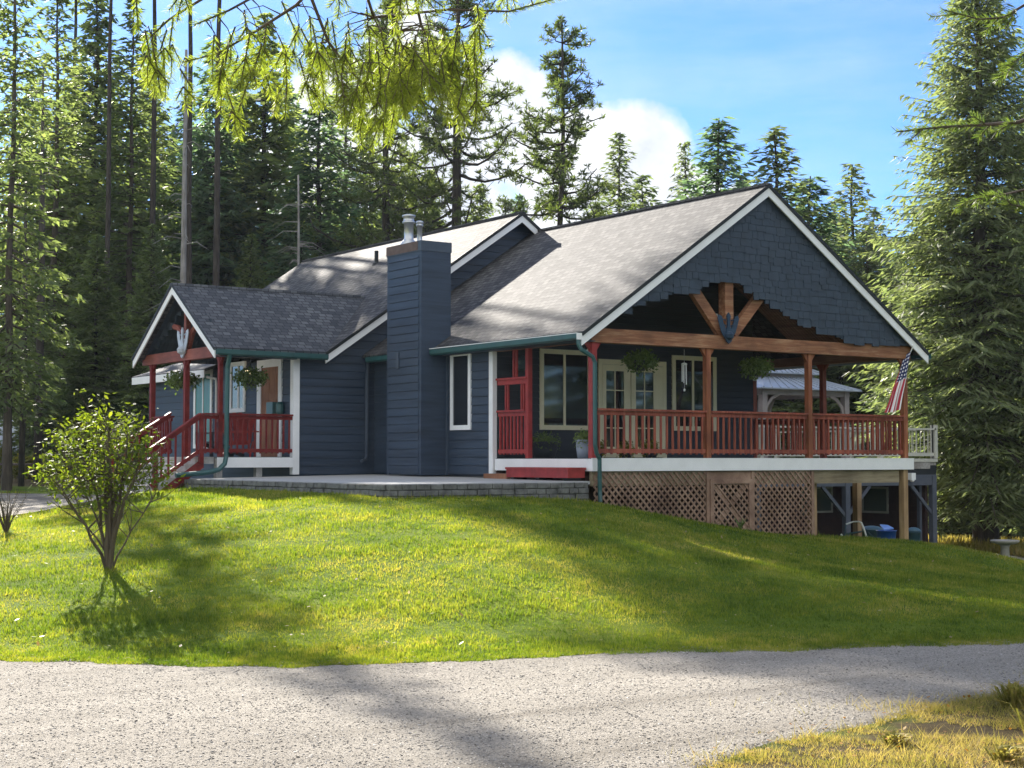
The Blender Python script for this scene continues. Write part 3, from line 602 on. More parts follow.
# gable shingle panel with arched foot
ARCH = [(.30,2.45),(.38,2.57),(1.42,3.0),(2.46,3.27),(3.1,3.50),(3.4,3.57),(3.75,3.50),(4.47,3.13),(5.42,2.82),(6.52,2.53),(6.76,2.48),(9,2.42)]
ax, az = zip(*ARCH)
b = HB(); q = random.Random(5)
z = 2.46; row = 0
while z < 5.5:
    x = -.2-q.random()*.2
    while x < 9.2:
        w = q.uniform(.14,.34); dz = q.choice((-.03,0,.0,.025)); xm = x+w/2
        if z+dz+.05 > np.interp(xm, ax, az):
            pol = [(x+.0025,z+dz),(x+w-.0025,z+dz),(x+w-.0025,z+.24),(x+.0025,z+.24)]
            pol = clip(pol, -.6755, 1, 2.387+.31*.6755-.12); pol = clip(pol, .6755, 1, 2.387+9.31*.6755-.12)
            pol = clip(pol, -1, 0, -.02); pol = clip(pol, 1, 0, 8.98)
            if len(pol) > 2:
                o1, o2 = .022, .004     # wedge: thick butt at the foot
                zb, ztp = z+dz, z+.24
                def yy(zz): return -.02-(o1+(o2-o1)*(zz-zb)/max(.01, ztp-zb))
                fr = [(p[0], yy(p[1]), p[1]) for p in pol]; bk = [(p[0], -.018, p[1]) for p in pol]; k = len(pol)
                b.add(fr+bk, [tuple(range(k)), tuple(range(k, 2*k))[::-1]]+[(i, k+i, k+(i+1) % k, (i+1) % k) for i in range(k)])
        x += w
    z += .155; row += 1
b.build('gable_shingles', M['shake'])
b = HB()
for i in range(60):      # backing board above the arch
    x0 = .05+i*(8.9/60); x1 = x0+8.9/60; top0, top1 = GR1(x0)-.13, GR1(x1)-.13; lo_ = max(np.interp(x0, ax, az), np.interp(x1, ax, az))+.06
    if min(top0, top1) > lo_: b.prism([(x0,-.016,lo_),(x1,-.016,lo_),(x1,-.016,top1),(x0,-.016,top0)], (0,.05,0))
b.build('gable_backing', M['siding'])
# entry gable shingles, seen inside the overhang
b = HB(); z = 2.5; cy = 10.1
while z < 3.85:
    y = 8.2
    while y < 12.1:
        w = q.uniform(.12,.22); dz = q.choice((-.03,0,.03)); ym = y+w/2
        if z+dz+.05 > 3.32-.62*max(0, abs(ym-cy)-.25)**1.0*.75 and z < RZ-.18-(abs(ym-RY))*.685:
            b.box(-3.83-.02, y+.004, z+dz, -3.81, y+w-.004, z+.2)
        y += w
    z += .13
b.build('gable_shingles', M['shake'])
# decks
b = HB(); i = 0
x = .04
while x < 8.98:
    b.box(x, .03, -.035, min(x+.135, 8.97), 3.33 if x < 7.33 else 8.1, 0); x += .14
b.box(.03,.03,-.2,8.97,3.3,-.06); b.box(7.35,3.3,-.2,8.97,8.1,-.06)
b.build('porch_deck', M['deck'])
b = HB(); b.box(0,0,-.245,9.0,.03,-.012); b.box(0,.03,-.245,.03,3.26,-.012); b.box(8.97,.03,-.245,9.0,8.1,-.012); b.box(-.005,-.004,-.012,9.01,.03,.004); b.build('rim_board', M['white'])
b = HB(); x = 8.17
while x < 12.3: b.box(-3.93, x, -.0, -2.07, min(x+.135,12.28), .035); x += .14
b.build('entry_deck', M['deck'])
b = HB(); b.box(-3.95,8.11,-.2,-2.13,8.14,.02); b.build('rim_board', M['white']); b = HB(); b.box(-3.95,10.75,-.2,-3.92,12.3,.02); b.build('rim_board', M['white'])
for (x_, y_) in ((-3.85,8.3),(-3.85,10.2),(-3.85,12.1),(-2.9,8.3)): b = HB(); b.box(x_-.07,y_-.07,-1.1,x_+.07,y_+.07,-.0); b.build('deck_footing', M['greywood'])
# posts
def post(x, y, z0, z1, w, m, bracket=True, ax_='X'):
    b = HB(); b.box(x-w/2, y-w/2, z0, x+w/2, y+w/2, z1)
    if bracket:
        for s_ in (-1, 1):
            if ax_ == 'X': b.prism([(x+s_*w/2,y-.03,z1),(x+s_*(w/2+.13),y-.03,z1),(x+s_*(w/2+.10),y-.03,z1-.04),(x+s_*w/2,y-.03,z1-.17)], (0,.06,0))
            else: b.prism([(x-.03,y+s_*w/2,z1),(x-.03,y+s_*(w/2+.13),z1),(x-.03,y+s_*(w/2+.10),z1-.04),(x-.03,y+s_*w/2,z1-.17)], (.06,0,0))
    return b.build('post', M[m])
post(.055+.045,.12,0,2.2,.12,'red'); post(3.0,.12,0,2.2,.115,'post_wood'); post(5.86,.12,0,2.2,.115,'post_wood'); post(8.83,.12,0,2.2,.12,'post_wood')
post(8.85,2.57,0,2.2,.115,'stain',True,'Y'); post(8.85,4.9,0,2.2,.115,'stain',True,'Y'); post(.1,2.2,0,2.24,.10,'red',False)
b = HB(); b.box(.0,.02,2.2,8.95,.24,2.47); b.build('porch_beam', M['beam'])
b = HB(); b.box(8.75,.25,2.2,8.95,8.1,2.4); b.build('porch_side_beam', M['ceil']); b = HB(); b.box(.02,.25,2.2,.16,3.3,2.38); b.build('porch_side_beam', M['ceil'])
b = HB(); b.bar((3.53,.12,2.47),(3.53,.12,4.0),.22,.2); b.build('king_post', M['beam'])
b = HB(); b.bar((3.40,.13,2.52),(2.38,.13,3.66),.12,.22); b.build('truss_brace', M['beam'])
b = HB(); b.bar((3.70,.13,2.52),(4.72,.13,3.60),.12,.22); b.build('truss_brace', M['beam'])
# entry porch posts, beam and truss
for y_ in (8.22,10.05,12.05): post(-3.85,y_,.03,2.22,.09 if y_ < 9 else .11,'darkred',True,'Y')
b = HB(); b.box(-3.93,8.05,2.22,-3.77,12.5,2.46); b.build('entry_beam', M['beam_entry'])
b = HB(); b.bar((-3.86,10.0,2.46),(-3.86,10.0,3.5),.12,.12); b.build('king_post', M['beam_entry'])
for s_ in (-1,1):
    b = HB(); b.tube([(-3.86,10.0+s_*.08,2.5),(-3.86,10+s_*.3,2.85),(-3.86,10+s_*.52,3.0),(-3.86,10+s_*.74,3.04)], .07, 6); b.build('truss_brace', M['beam_entry'])
# railings
def railing(p, q_, z, h=.95, m='stain', sp=.15, w=.036, label=None, zf=None):
    """p,q in XY, z = floor height at p and q"""
    b = HB(); p, q_ = np.array(p, float), np.array(q_, float); L = np.linalg.norm(q_-p); t = (q_-p)/L; z0, z1 = (z, z) if not isinstance(z, tuple) else z
    P = lambda s, zz: (p[0]+t[0]*s, p[1]+t[1]*s, zz)
    zz = lambda s: z0+(z1-z0)*s/L
    b.bar(P(0, zz(0)+h-.02), P(L, zz(L)+h-.02), .13, .04); b.bar(P(0, zz(0)+h-.085), P(L, zz(L)+h-.085), .045, .08); b.bar(P(0, zz(0)+.14), P(L, zz(L)+.14), .04, .08)
    n = max(1, round(L/sp))
    for i in range(n):
        s = (i+.5)*L/n; b.bar(P(s, zz(s)+.075), P(s, zz(s)+h-.05), w, w)
    return b.build('railing', M[m])
railing((.17,.12),(2.94,.12),0); railing((3.06,.12),(5.8,.12),0); railing((5.92,.12),(8.77,.12),0)
railing((8.85,.2),(8.85,2.5),0); railing((8.85,2.64),(8.85,4.84),0); railing((8.85,4.96),(8.85,8.0),0)
railing((.1,2.26),(.1,3.26),0,.98,'red',.13)
b = HB(); b.box(.03,2.2,1.60,.17,3.28,1.64); b.box(.06,2.25,1.5,.13,3.26,1.6)
for y_ in (2.36,2.44,2.92,3.0): b.box(.08,y_-.018,.98,.12,y_+.018,1.6)
for y_ in (2.62,2.72): b.box(.08,y_-.02,1.64,.12,y_+.02,2.22)
b.build('privacy_screen', M['red'])
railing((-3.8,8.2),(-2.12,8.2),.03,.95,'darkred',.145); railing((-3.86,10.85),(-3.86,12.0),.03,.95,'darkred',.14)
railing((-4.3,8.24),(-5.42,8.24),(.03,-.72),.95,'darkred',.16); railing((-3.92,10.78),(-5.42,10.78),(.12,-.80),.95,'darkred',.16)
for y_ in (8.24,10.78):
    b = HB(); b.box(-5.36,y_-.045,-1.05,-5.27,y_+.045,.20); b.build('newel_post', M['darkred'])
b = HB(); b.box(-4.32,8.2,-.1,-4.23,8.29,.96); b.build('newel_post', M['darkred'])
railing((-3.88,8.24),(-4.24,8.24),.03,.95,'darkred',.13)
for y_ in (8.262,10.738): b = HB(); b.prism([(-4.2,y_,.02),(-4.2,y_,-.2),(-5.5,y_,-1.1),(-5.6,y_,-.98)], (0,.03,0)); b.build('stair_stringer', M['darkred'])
for i in range(7):
    zt = .03-i*.152; x0 = -3.95 if i == 0 else -4.38-(i-1)*.215; x1 = -4.38-i*.215
    b = HB(); b.box(x1-.02, 8.30, zt-.035, x0, 10.72, zt); b.box(x1, 8.31, zt-.15, x0-.0, 10.71, zt-.036); b.build('step', M['greywood'])
for y_ in (9.5,): b = HB(); b.prism([(-4.0,y_,-.16),(-4.0,y_,-.6),(-5.6,y_,-1.45),(-5.7,y_,-1.12)], (0,.03,0)); b.build('stair_stringer', M['beam_entry'])
# windows and doors
window('-X', -.0, 4.11, 4.90, .60, 2.27, 'white', .1)
window('-Y', 3.34, 1.18, 2.55, .60, 2.31, 'cream', .1, (1.83,))
window('-Y', 3.34, 4.84, 6.17, .62, 2.31, 'cream', .1, (5.46,))
window('-X', -2.05, 10.72, 11.57, 1.10, 2.31, 'white', .1, (11.1,))
x = window('-X', -2.05, 12.6, 13.7, .25, 2.2, 'white', .1, (13.15,), (), 'glass_teal')
f = mapper('-Y', 3.34); b = HB()
fbox(b, f, 2.74, 4.66, 0, .05, 2.04, 2.15); fbox(b, f, 2.74, 2.84, 0, .05, 0, 2.04); fbox(b, f, 4.56, 4.66, 0, .05, 0, 2.04)
fd = b.build('door_frame', M['cream'])
for a0, a1 in ((2.85,3.63),(3.65,4.43)):
    b = HB(); p0, p1 = a0+.10, a1-.18
    if a0 > 3.6: p0, p1 = a0+.13, a1-.14
    fbox(b, f, a0, p0, .02, .045, .02, 2.035); fbox(b, f, p1, a1, .02, .045, .02, 2.035); fbox(b, f, p0, p1, .02, .045, 1.9, 2.035); fbox(b, f, p0, p1, .02, .045, .02, .25)
    fbox(b, f, (p0+p1)/2-.012, (p0+p1)/2+.012, .028, .042, .25, 1.9)
    for zz in (.66,1.07,1.48): fbox(b, f, p0, p1, .028, .041, zz-.012, zz+.012)
    dd = b.build('french_door', M['cream']); b = HB(); fbox(b, f, p0-.01, p1+.01, .022, .027, .24, 1.91); x = b.build('pane', M['glass'], None); x.parent = dd
    b = HB(); b.lathe((a1-.07 if a0 < 3 else a0+.06, 3.27, .98), [(.01,-.03),(.03,-.02),(.03,.02),(.01,.03)], 10); x = b.build('handle', M['metal'], None); x.parent = dd
b = HB(); fbox(b, f, 4.43, 4.56, .01, .046, .02, 2.03); b.build('door_side_panel', M['cream'])
f = mapper('-X', -2.05); b = HB()
fbox(b, f, 8.80, 8.95, 0, .05, .03, 2.28); fbox(b, f, 9.85, 10.05, 0, .05, .03, 2.28); fbox(b, f, 8.95, 9.85, 0, .05, 2.1, 2.28); b.build('door_frame', M['white'])
b = HB(); fbox(b, f, 8.955, 9.845, .005, .03, .03, 2.1)
for z0, z1 in ((.2,.8),(.95,1.35),(1.5,1.95)):
    for y0, y1 in ((9.05,9.36),(9.44,9.75)): fbox(b, f, y0, y1, .03, .04, z0, z1)
ed = b.build('entry_door', M['door'])
b = HB(); b.lathe((-2.12,9.77,1.0), [(.01,-.04),(.03,-.03),(.03,.03),(.01,.04)], 10); x = b.build('handle', M['metal'], None); x.parent = ed
b = HB(); b.box(-2.12,10.33,1.92,-2.08,10.45,2.08); b.box(-2.2,10.36,2.08,-2.1,10.42,2.1); lan = b.build('wall_lantern', M['black'])
b = HB(); b.lathe((-2.17,10.39,1.88), [(.03,0),(.06,.04),(.065,.15),(.05,.19)], 12); x = b.build('glass_globe', M['lit'], None); x.parent = lan
b = HB(); b.box(-2.22,8.98,1.02,-2.07,9.3,1.28); b.lathe((-2.15,8.74,1.0), [(.06,0),(.09,.05),(.09,.22),(.05,.28)], 10); b.build('mailbox', M['green'])
b = HB(); b.lathe((.62,3.2,1.98), [(.0,-.17),(.12,-.14),(.19,-.05),(.19,.05),(.1,.14),(0,.17)], 14); b.build('round_wall_plaque', painted('bluegreen_plaque', (.05,.09,.10), .4, .6, 20))
for (x_, y_, z_) in ((.30,.45,2.06),(3.95,.9,2.95),(8.75,4.75,1.95)):
    b = HB(); b.lathe((x_,y_,z_), [(.02,-.05),(.065,-.03),(.075,.02),(.04,.06)], 14); b.build('porch_light', M['lampwhite'], house, True)
# skirt beams under the porch, lattice
b = HB(); b.box(.05,.09,-.53,8.62,.16,-.25); b.build('skirt_beam', M['treated'])
for x_ in (6.2,8.8): b = HB(); b.box(x_-.07,.06 if x_ > 8 else .3,-2.6,x_+.07,.2 if x_ > 8 else .44,-.25); b.build('support_post', M['treated_v'])
b = HB(); b.box(9.9,2.5,-2.8,10.05,2.65,-.3); b.build('support_post', M['treated_v'])
def lattice(x0, x1, z0, z1, y, frame=.0):
    b = HB(); k = -1
    for sgn, off in ((1,0),(-1,.012)):
        c = x0-(z1-z0)-.2
        while c < x1+(z1-z0)+.2:
            w = .028
            if sgn == 1: pol = [(c-w,z0),(c+w,z0),(c+w+(z1-z0),z1),(c-w+(z1-z0),z1)]
            else: pol = [(c-w+(z1-z0),z0),(c+w+(z1-z0),z0),(c+w,z1),(c-w,z1)]
            pol = clip(clip(pol, 1, 0, x1), -1, 0, -x0)
            if len(pol) > 2: b.prism([(p[0], y-off, p[1]) for p in pol], (0,.009,0))
            c += .152
    if frame:
        for a in ((x0,z0,x0+frame,z1),(x1-frame,z0,x1,z1),(x0+frame,z1-frame,x1-frame,z1),(x0+frame,z0,x1-frame,z0+frame)): b.box(a[0],y-.035,a[1],a[2],y-.014,a[3])
        b.bar(((x0+frame),y+.02,z0+.05),((x1-frame),y+.02,z1-.05),.02,.07); b.bar(((x0+frame),y+.02,z1-.05),((x1-frame),y+.02,z0+.05),.02,.07)
    return b.build('lattice_panel', M['lattice'])
lattice(.08,2.9,-1.7,-.27,.07); lattice(3.0,4.14,-1.5,-.42,.06,.09); lattice(4.22,5.9,-1.62,-.27,.07)
for x_ in (2.92,4.14,5.86): b = HB(); b.box(x_,.05,-1.75,x_+.08,.12,-.26); b.build('lattice_post', M['lattice'])
b = HB(); b.box(3.0,.07,-.42,4.14,.09,-.27); b.build('lattice_header', M['lattice'])
b = HB(); b.box(.05,3.2,-3,7.3,3.3,-.26); b.box(.05,.3,-3,.15,3.2,-.3); b.build('basement_wall', M['basement'])
# back deck wing with grey frame below
DX, DY = 18.5, 7.3
b = HB(); x = 9.02
while x < DX: b.box(x, DY, -.04, min(x+.135,DX), 14, 0); x += .14
b.box(9.02,DY+.02,-.2,DX,14,-.06); b.build('back_deck', M['greywood'])
b = HB(); b.box(9.02,DY-.03,-.10,DX+.02,DY,-.02); b.build('rim_board', M['cream_rail'])
b = HB(); b.box(9.02,DY-.01,-.3,DX-.3,DY+.018,-.11); b.build('joist', M['greywood'])
b = HB(); b.box(9.1,DY+.02,-.47,DX,DY+.05,-.21); b.box(9.1,DY+.06,-.21,DX,DY+1.5,-.2); b.build('deck_shade_strip', M['black'])  # black strips standing in for the shade under the deck
def rail2(p, q_):
    b = HB(); p, q_ = np.array(p, float), np.array(q_, float); L = np.linalg.norm(q_-p); t = (q_-p)/L
    P = lambda s, z_: (p[0]+t[0]*s, p[1]+t[1]*s, z_)
    b.bar(P(0,.86), P(L,.86), .12, .05); b.bar(P(0,.12), P(L,.12), .06, .1)
    n = round(L/.16)
    for i in range(1, n): s = i*L/n; b.tube([P(s,.15), P(s,.84)], .012, 5)
    for i in range(int(L/2.3)+1): s = min(L, i*L/max(1,int(L/2.3))); c = P(s,0); b.box(c[0]-.06,c[1]-.06,0,c[0]+.06,c[1]+.06,.98)
    return b.build('pale_railing', M['cream_rail'])
rail2((9.1,DY+.06),(DX,DY+.06)); rail2((DX,DY+.12),(DX,13.9))
for x_ in (11.3,14.75,DX-.1): b = HB(); b.box(x_-.09,DY+.0,-3.2,x_+.09,DY+.16,-.5); b.build('grey_post', M['greypost'])
b = HB(); b.box(DX-.42,DY+.3,-3.2,DX-.32,DY+.4,-.5)
b.build('grey_post', M['greypost'])
b = HB(); b.box(9.1,DY+.02,-.78,DX,DY+.14,-.47); b.build('grey_beam', M['greypost'])
for x_ in (14.75,DX-.1):
    for s_ in (-1,1):
        if x_ > 18 and s_ == 1: continue
        b = HB(); b.bar((x_+s_*.06,DY+.08,-1.6),(x_+s_*.95,DY+.08,-.78),.07,.1); b.build('knee_brace', M['greypost'])
b = HB(); siding(b, '-Y', 10.6, -3.2, -.1, 7.4, 18.4, .2); b.box(7.4,10.62,-3.3,18.4,10.7,-.1); b.build('basement_wall', M['basement']); b = HB(); siding(b, '-X', 18.34, -3.2, -.1, 7.6, 10.58, .2); b.box(18.36,7.6,-3.3,18.44,10.58,-.1); b.build('basement_wall', M['basement']); window('-X', 18.34, 9.0, 10.05, -1.66, -.86, 'cream_rail', .06, (), (), 'glass_sheen')
b = HB(); b.box(7.2,3.3,-3.3,7.32,10.6,-.26); b.build('basement_wall', M['basement'])
for px0, px1 in ((800,831),):
    k = 10.6-CAM[1]
    def xat(px): t = (px-512)/1564.7; return CAM[0]+k*(math.sin(YAW)+t*math.cos(YAW))/(math.cos(YAW)-t*math.sin(YAW))
    a0, a1 = xat(px0), xat(px1); window('-Y', 10.6, a0, a1, -1.66, -.86, 'cream_rail', .06, (), (), 'glass_sheen')
# ---- window trim reflection is real: trees stand behind the photographer too (see below)

# ------------------------------------------------------------------ patio and retaining wall
b = MB(); b.prism([(-4.62,-.38,-.44),(-.44,-.38,-.43),(-.44,.02,-.43),(-.03,.04,-.43),(-.03,8.16,-.365),(-4.55,8.16,-.43)], (0,0,-.06))
o = b.build('patio', M['concrete']); o['kind'] = 'structure'
b = MB(); b.box(-4.5,-.25,-1.3,-.5,8.1,-.52); b.box(-.5,.1,-1.3,-.1,8.1,-.52); b_ = b.build('patio_fill', M['foundation']); b_['kind'] = 'structure'
b = MB(); q = random.Random(9)
def course(p, t, L, z0, h, off, out):
    s = -off
    while s < L:
        w = q.uniform(.2,.3); s0, s1 = max(s, 0), min(s+w, L)
        if s1-s0 > .05:
            j = q.uniform(-.012,.012); a = (p[0]+t[0]*(s0+.009), p[1]+t[1]*(s0+.009)); c = (p[0]+t[0]*(s1-.009), p[1]+t[1]*(s1-.009)); th = .18
            o0 = (out[0]*j, out[1]*j); zz = z0+q.uniform(-.004,.004)
            f0 = [(a[0]+o0[0],a[1]+o0[1]),(c[0]+o0[0],c[1]+o0[1])]; bv = .012
            vs = [(f0[0][0]-out[0]*bv,f0[0][1]-out[1]*bv,zz),(f0[1][0]-out[0]*bv,f0[1][1]-out[1]*bv,zz),(f0[1][0],f0[1][1],zz+bv),(f0[0][0],f0[0][1],zz+bv),
                  (f0[1][0],f0[1][1],zz+h-bv),(f0[0][0],f0[0][1],zz+h-bv),(f0[1][0]-out[0]*bv,f0[1][1]-out[1]*bv,zz+h-.004),(f0[0][0]-out[0]*bv,f0[0][1]-out[1]*bv,zz+h-.004),
                  (f0[1][0]-out[0]*th,f0[1][1]-out[1]*th,zz+h-.004),(f0[0][0]-out[0]*th,f0[0][1]-out[1]*th,zz+h-.004)]
            b.add(vs, [(0,1,2,3),(3,2,4,5),(5,4,6,7),(7,6,8,9),(0,3,5,7,9),(1,8,6,4,2)])
        s += w
for k in range(5):
    z0 = -.545-.105*k; x0, y0 = -4.68-.0*k, -.45
    course((x0,y0), (1,0), 4.24, z0, .1, (k % 2)*.13, (0,-1)); course((x0,y0+.02), (0,1), 8.6, z0, .1, ((k+1) % 2)*.13, (-1,0)); course((x0+4.24,y0), (0,1), .5, z0, .1, .1, (1,0))
b.box(-4.6,-.4,-1.2,-.55,-.3,-.5); b.box(-4.6,-.3,-1.2,-4.55,8.1,-.5)
o = b.build('retaining_wall', M['block']); tag(o, 'low grey block retaining wall along the edge of the concrete patio', 'wall')

# ------------------------------------------------------------------ small things round the house
def rbox(x0,y0,z0,x1,y1,z1): return MB().box(x0,y0,z0,x1,y1,z1)
t = empty('step_box', (-.25,1.2,-.42), 'red painted wooden step box on the patio under the porch edge', 'step')
b = MB(); b.box(-.2,-1.03,.05,.2,1.0,.22); b.box(-.215,-1.05,.2,.215,1.02,.245); o = b.build('body', M['red'], t)
b = MB(); 
for y_ in (-.9,0,.85): b.box(-.16,y_-.05,0,.16,y_+.05,.05)
b.build('foot', M['black'], t)
o = MB().box(-.16,-.42,0,.16,.42,.10).build('wooden_plank', M['door'], None); o.location = (-.2,2.72,-.41); tag(o, 'short brown wooden plank lying beside the red step box', 'plank')

def leaves(n, cen, rad, size, seed, aspect=.45, shell=.3, droop=0, blobs=None):
    q = np.random.RandomState(seed); 
    if blobs is None: blobs = [(cen, rad)]
    P = []
    for c, rd in blobs:
        k = int(n*(rd[0]*rd[1]*rd[2])/sum(b_[1][0]*b_[1][1]*b_[1][2] for b_ in blobs)); v = q.normal(0, 1, (k, 3)); v /= np.linalg.norm(v, axis=1)[:, None]
        rr2 = (shell+(1-shell)*q.uniform(0, 1, k))**.6; P.append(np.array(c)+v*rr2[:, None]*np.array(rd)*(1+.18*nsum(v[:, 0]*3, v[:, 1]*3+v[:, 2]*2, seed+1, 1))[:, None])
    P = np.concatenate(P); n = len(P); P[:, 2] -= droop*q.uniform(0, 1, n)**2
    t = q.normal(0, 1, (n, 3)); t[:, 2] -= .25; t /= np.linalg.norm(t, axis=1)[:, None]; u = np.cross(t, q.normal(0, 1, (n, 3))); u /= np.linalg.norm(u, axis=1)[:, None]; w = np.cross(t, u)
    L = size*q.uniform(.6, 1.25, n)[:, None]; W = L*aspect/2
    V = np.stack([P, P+t*L*.5+u*W+w*L*.08, P+t*L, P+t*L*.5-u*W+w*L*.08], 1)
    return V.reshape(-1, 3)
def basket(x, y, ztop, zpot, rad, label, seed, m='basket', potvis=True, hang=.15):
    t = empty('hanging_basket', (x,y,zpot), label, 'hanging basket', 'flower baskets hanging from the porches')
    b = MB(); b.lathe((0,0,0), [(.08,-.14),(.13,-.05),(.15,.05),(.14,.06)], 16); b.build('pot', M['pot'], t, True)
    b = MB(); H = ztop-zpot
    for k in range(3): a = k*2.09; b.tube([(.14*math.cos(a),.14*math.sin(a),.05),(0,0,max(.2, H-.1))], .004, 4)
    b.tube([(0,0,H-.12),(0,0,H)], .006, 4); b.build('chain', M['black'], t)
    V = leaves(1100, (0,0,.10), (rad*1.25,rad*1.25,.2), .085, seed, .5, .15, hang); npmesh('foliage', V, 4, M[m], t); return t
basket(1.72,.65,2.25,1.88,.30,'bushy green hanging basket left of the middle porch post', 1)
basket(4.75,.55,2.25,1.86,.30,'trailing green hanging basket in front of the far end of the porch wall', 2)
basket(-3.85+.35,11.1,2.2,1.78,.33,'hanging basket in a dark pot between the two left posts of the entry porch', 3)
basket(-3.0,8.5,2.2,1.75,.33,'hanging basket in front of the wooden entry door', 4)
def planter(x, y, z, r0, h, m, label, seed, lr, lm='basket', prof=None, size=.07, n=700):
    t = empty('planter', (x,y,z), label, 'planter'); b = MB()
    b.lathe((0,0,0), prof or [(r0*.75,0),(r0*.95,h*.5),(r0,h*.9),(r0*1.06,h*.92),(r0*1.06,h),(r0*.9,h),(r0*.88,h-.03)], 22); b.build('pot', M[m], t, True)
    npmesh('foliage', leaves(n, (0,0,h+.06), (lr,lr,.16), size, seed, .4, .1, .2), 4, M[lm], t); return t
planter(.75,2.55,0,.27,.34,'pot','large dark planter with green foliage under the corner window',11,.36)
planter(.42,.85,0,.13,.36,'palepot','small pale blue pot of flowers behind the red corner post',12,.16)
planter(2.2,2.7,0,.16,.2,'pot','low dark pot with yellow-green plant left of the french doors',13,.24,'under')
planter(3.0,1.9,0,.17,.2,'pot','dark pot of yellow-green leaves in front of the french doors',14,.22,'under')
planter(2.6,2.2,0,.14,.16,'pot','smallest dark pot in the row before the french doors',15,.2,'under')
# wind chime
t = empty('wind_chime', (3.0,.8,1.6), 'white wind chime hanging beside the middle porch post', 'wind chime'); b = MB(); b.lathe((0,0,.3), [(.05,0),(.06,.01),(.06,.03),(.02,.05)], 12); b.tube([(0,0,.35),(0,0,.62)], .004, 4); b.build('top_plate', M['lampwhite'], t)
b = MB()
for k in range(5): a = k*1.256; b.tube([(.045*math.cos(a),.045*math.sin(a),.3),(.045*math.cos(a),.045*math.sin(a),.02-.03*k)], .011, 6)
b.build('tubes', M['lampwhite'], t)
b = MB(); b.tube([(0,0,.3),(0,0,-.2)], .003, 4); b.lathe((0,0,-.24), [(.005,0),(.02,.01),(.02,.05),(.004,.06)], 8); b.build('striker', M['lampwhite'], t)
# eagle ornaments (raised wings)
def eagle(loc, s, m, label, face):
    t = MB(); 
    wing = [(.03,.02),(.10,.06),(.17,.18),(.22,.32),(.25,.42),(.38,.47),(.41,.36),(.37,.24),(.33,.12),(.27,-.04),(.16,-.18),(.05,-.24)]
    body = [(-.09,-.30),(-.13,-.18),(-.10,.02),(-.05,.16),(-.05,.34),(-.07,.44),(0,.54),(.07,.44),(.05,.34),(.05,.16),(.10,.02),(.13,-.18),(.09,-.30),(0,-.36)]
    def put(pol, th, off):
        if face == 'Y': t.prism([(x*s,-off,z*s) for x, z in pol], (0,-th,0))
        else: t.prism([(-off,-x*s,z*s) for x, z in pol], (-th,0,0))
    put(wing, .02, .01); put([(-x, z) for x, z in wing][::-1], .02, .01); put(body, .035, .012)
    for a, bq in (((.12,.30),(.27,.34)),((.10,.14),(.24,.2))):
        for sg in (1,-1): put([(sg*a[0],a[1]),(sg*bq[0],bq[1]),(sg*bq[0],bq[1]+.025),(sg*a[0],a[1]+.025)], .03, .01)
    t.lathe((0,-.03,-.12*s) if face == 'Y' else (-.03,0,-.12*s), [(.0,-.17*s),(.14*s,-.08*s),(.16*s,.02*s),(.1*s,.1*s),(0,.12*s)], 12)
    o = t.build('eagle_ornament', M[m]); o.location = loc; tag(o, label, 'ornament'); return o
eagle((3.45,-.01,2.56), .70, 'eagle_blue', 'blue winged ornament where the log truss meets the porch beam', 'Y')
eagle((-3.95,10.0,2.55), .78, 'eagle_silver', 'silver winged ornament on the beam of the entry gable', 'X')
# flag
def flag_mat():
    m, nt, b = mat('flag_cloth'); tc = nt.nodes.new('ShaderNodeTexCoord'); sx = N(nt, 'ShaderNodeSeparateXYZ'); nt.links.new(tc.outputs['UV'], sx.inputs[0])
    def mt(op, a, c=None, c2=None):
        n = N(nt, 'ShaderNodeMath', operation=op)
        for i, x in enumerate((a, c, c2)):
            if x is None: continue
            if isinstance(x, (int, float)): n.inputs[i].default_value = x
            else: nt.links.new(x, n.inputs[i])
        return n.outputs[0]
    u, v = sx.outputs['X'], sx.outputs['Y']
    st = mt('GREATER_THAN', mt('FRACT', mt('MULTIPLY', v, 6.5)), .5)
    can = mt('MULTIPLY', mt('LESS_THAN', u, .44), mt('LESS_THAN', v, .75))
    fu = mt('SUBTRACT', mt('FRACT', mt('MULTIPLY', u, 15)), .5); fv = mt('SUBTRACT', mt('FRACT', mt('MULTIPLY', v, 11)), .5)
    star = mt('LESS_THAN', mt('ADD', mt('MULTIPLY', fu, fu), mt('MULTIPLY', fv, fv)), .075)
    m1 = N(nt, 'ShaderNodeMix', data_type='RGBA'); nt.links.new(st, m1.inputs[0]); m1.inputs[6].default_value = (.42,.03,.05,1); m1.inputs[7].default_value = (.8,.78,.76,1)
    m2 = N(nt, 'ShaderNodeMix', data_type='RGBA'); nt.links.new(star, m2.inputs[0]); m2.inputs[6].default_value = (.015,.025,.10,1); m2.inputs[7].default_value = (.8,.8,.8,1)
    m3 = N(nt, 'ShaderNodeMix', data_type='RGBA'); nt.links.new(can, m3.inputs[0]); nt.links.new(m1.outputs[2], m3.inputs[6]); nt.links.new(m2.outputs[2], m3.inputs[7])
    nt.links.new(m3.outputs[2], b.inputs['Base Color']); b.inputs['Roughness'].default_value = .8; return m
t = empty('flag', (8.60,-.04,1.2), 'striped flag with starred blue corner hanging from the last porch post', 'flag')
b = MB(); b.tube([(0.17,.04,.55),(-.03,-.2,1.0),(-.06,-.36,1.22)], .014, 8); b.lathe((-.06,-.36,1.22), [(.005,0),(.025,.02),(.025,.05),(.004,.07)], 10); b.build('pole', M['lampwhite'], t)
nu, nv = 40, 36; me = bpy.data.meshes.new('cloth'); vs = []; uvs = []
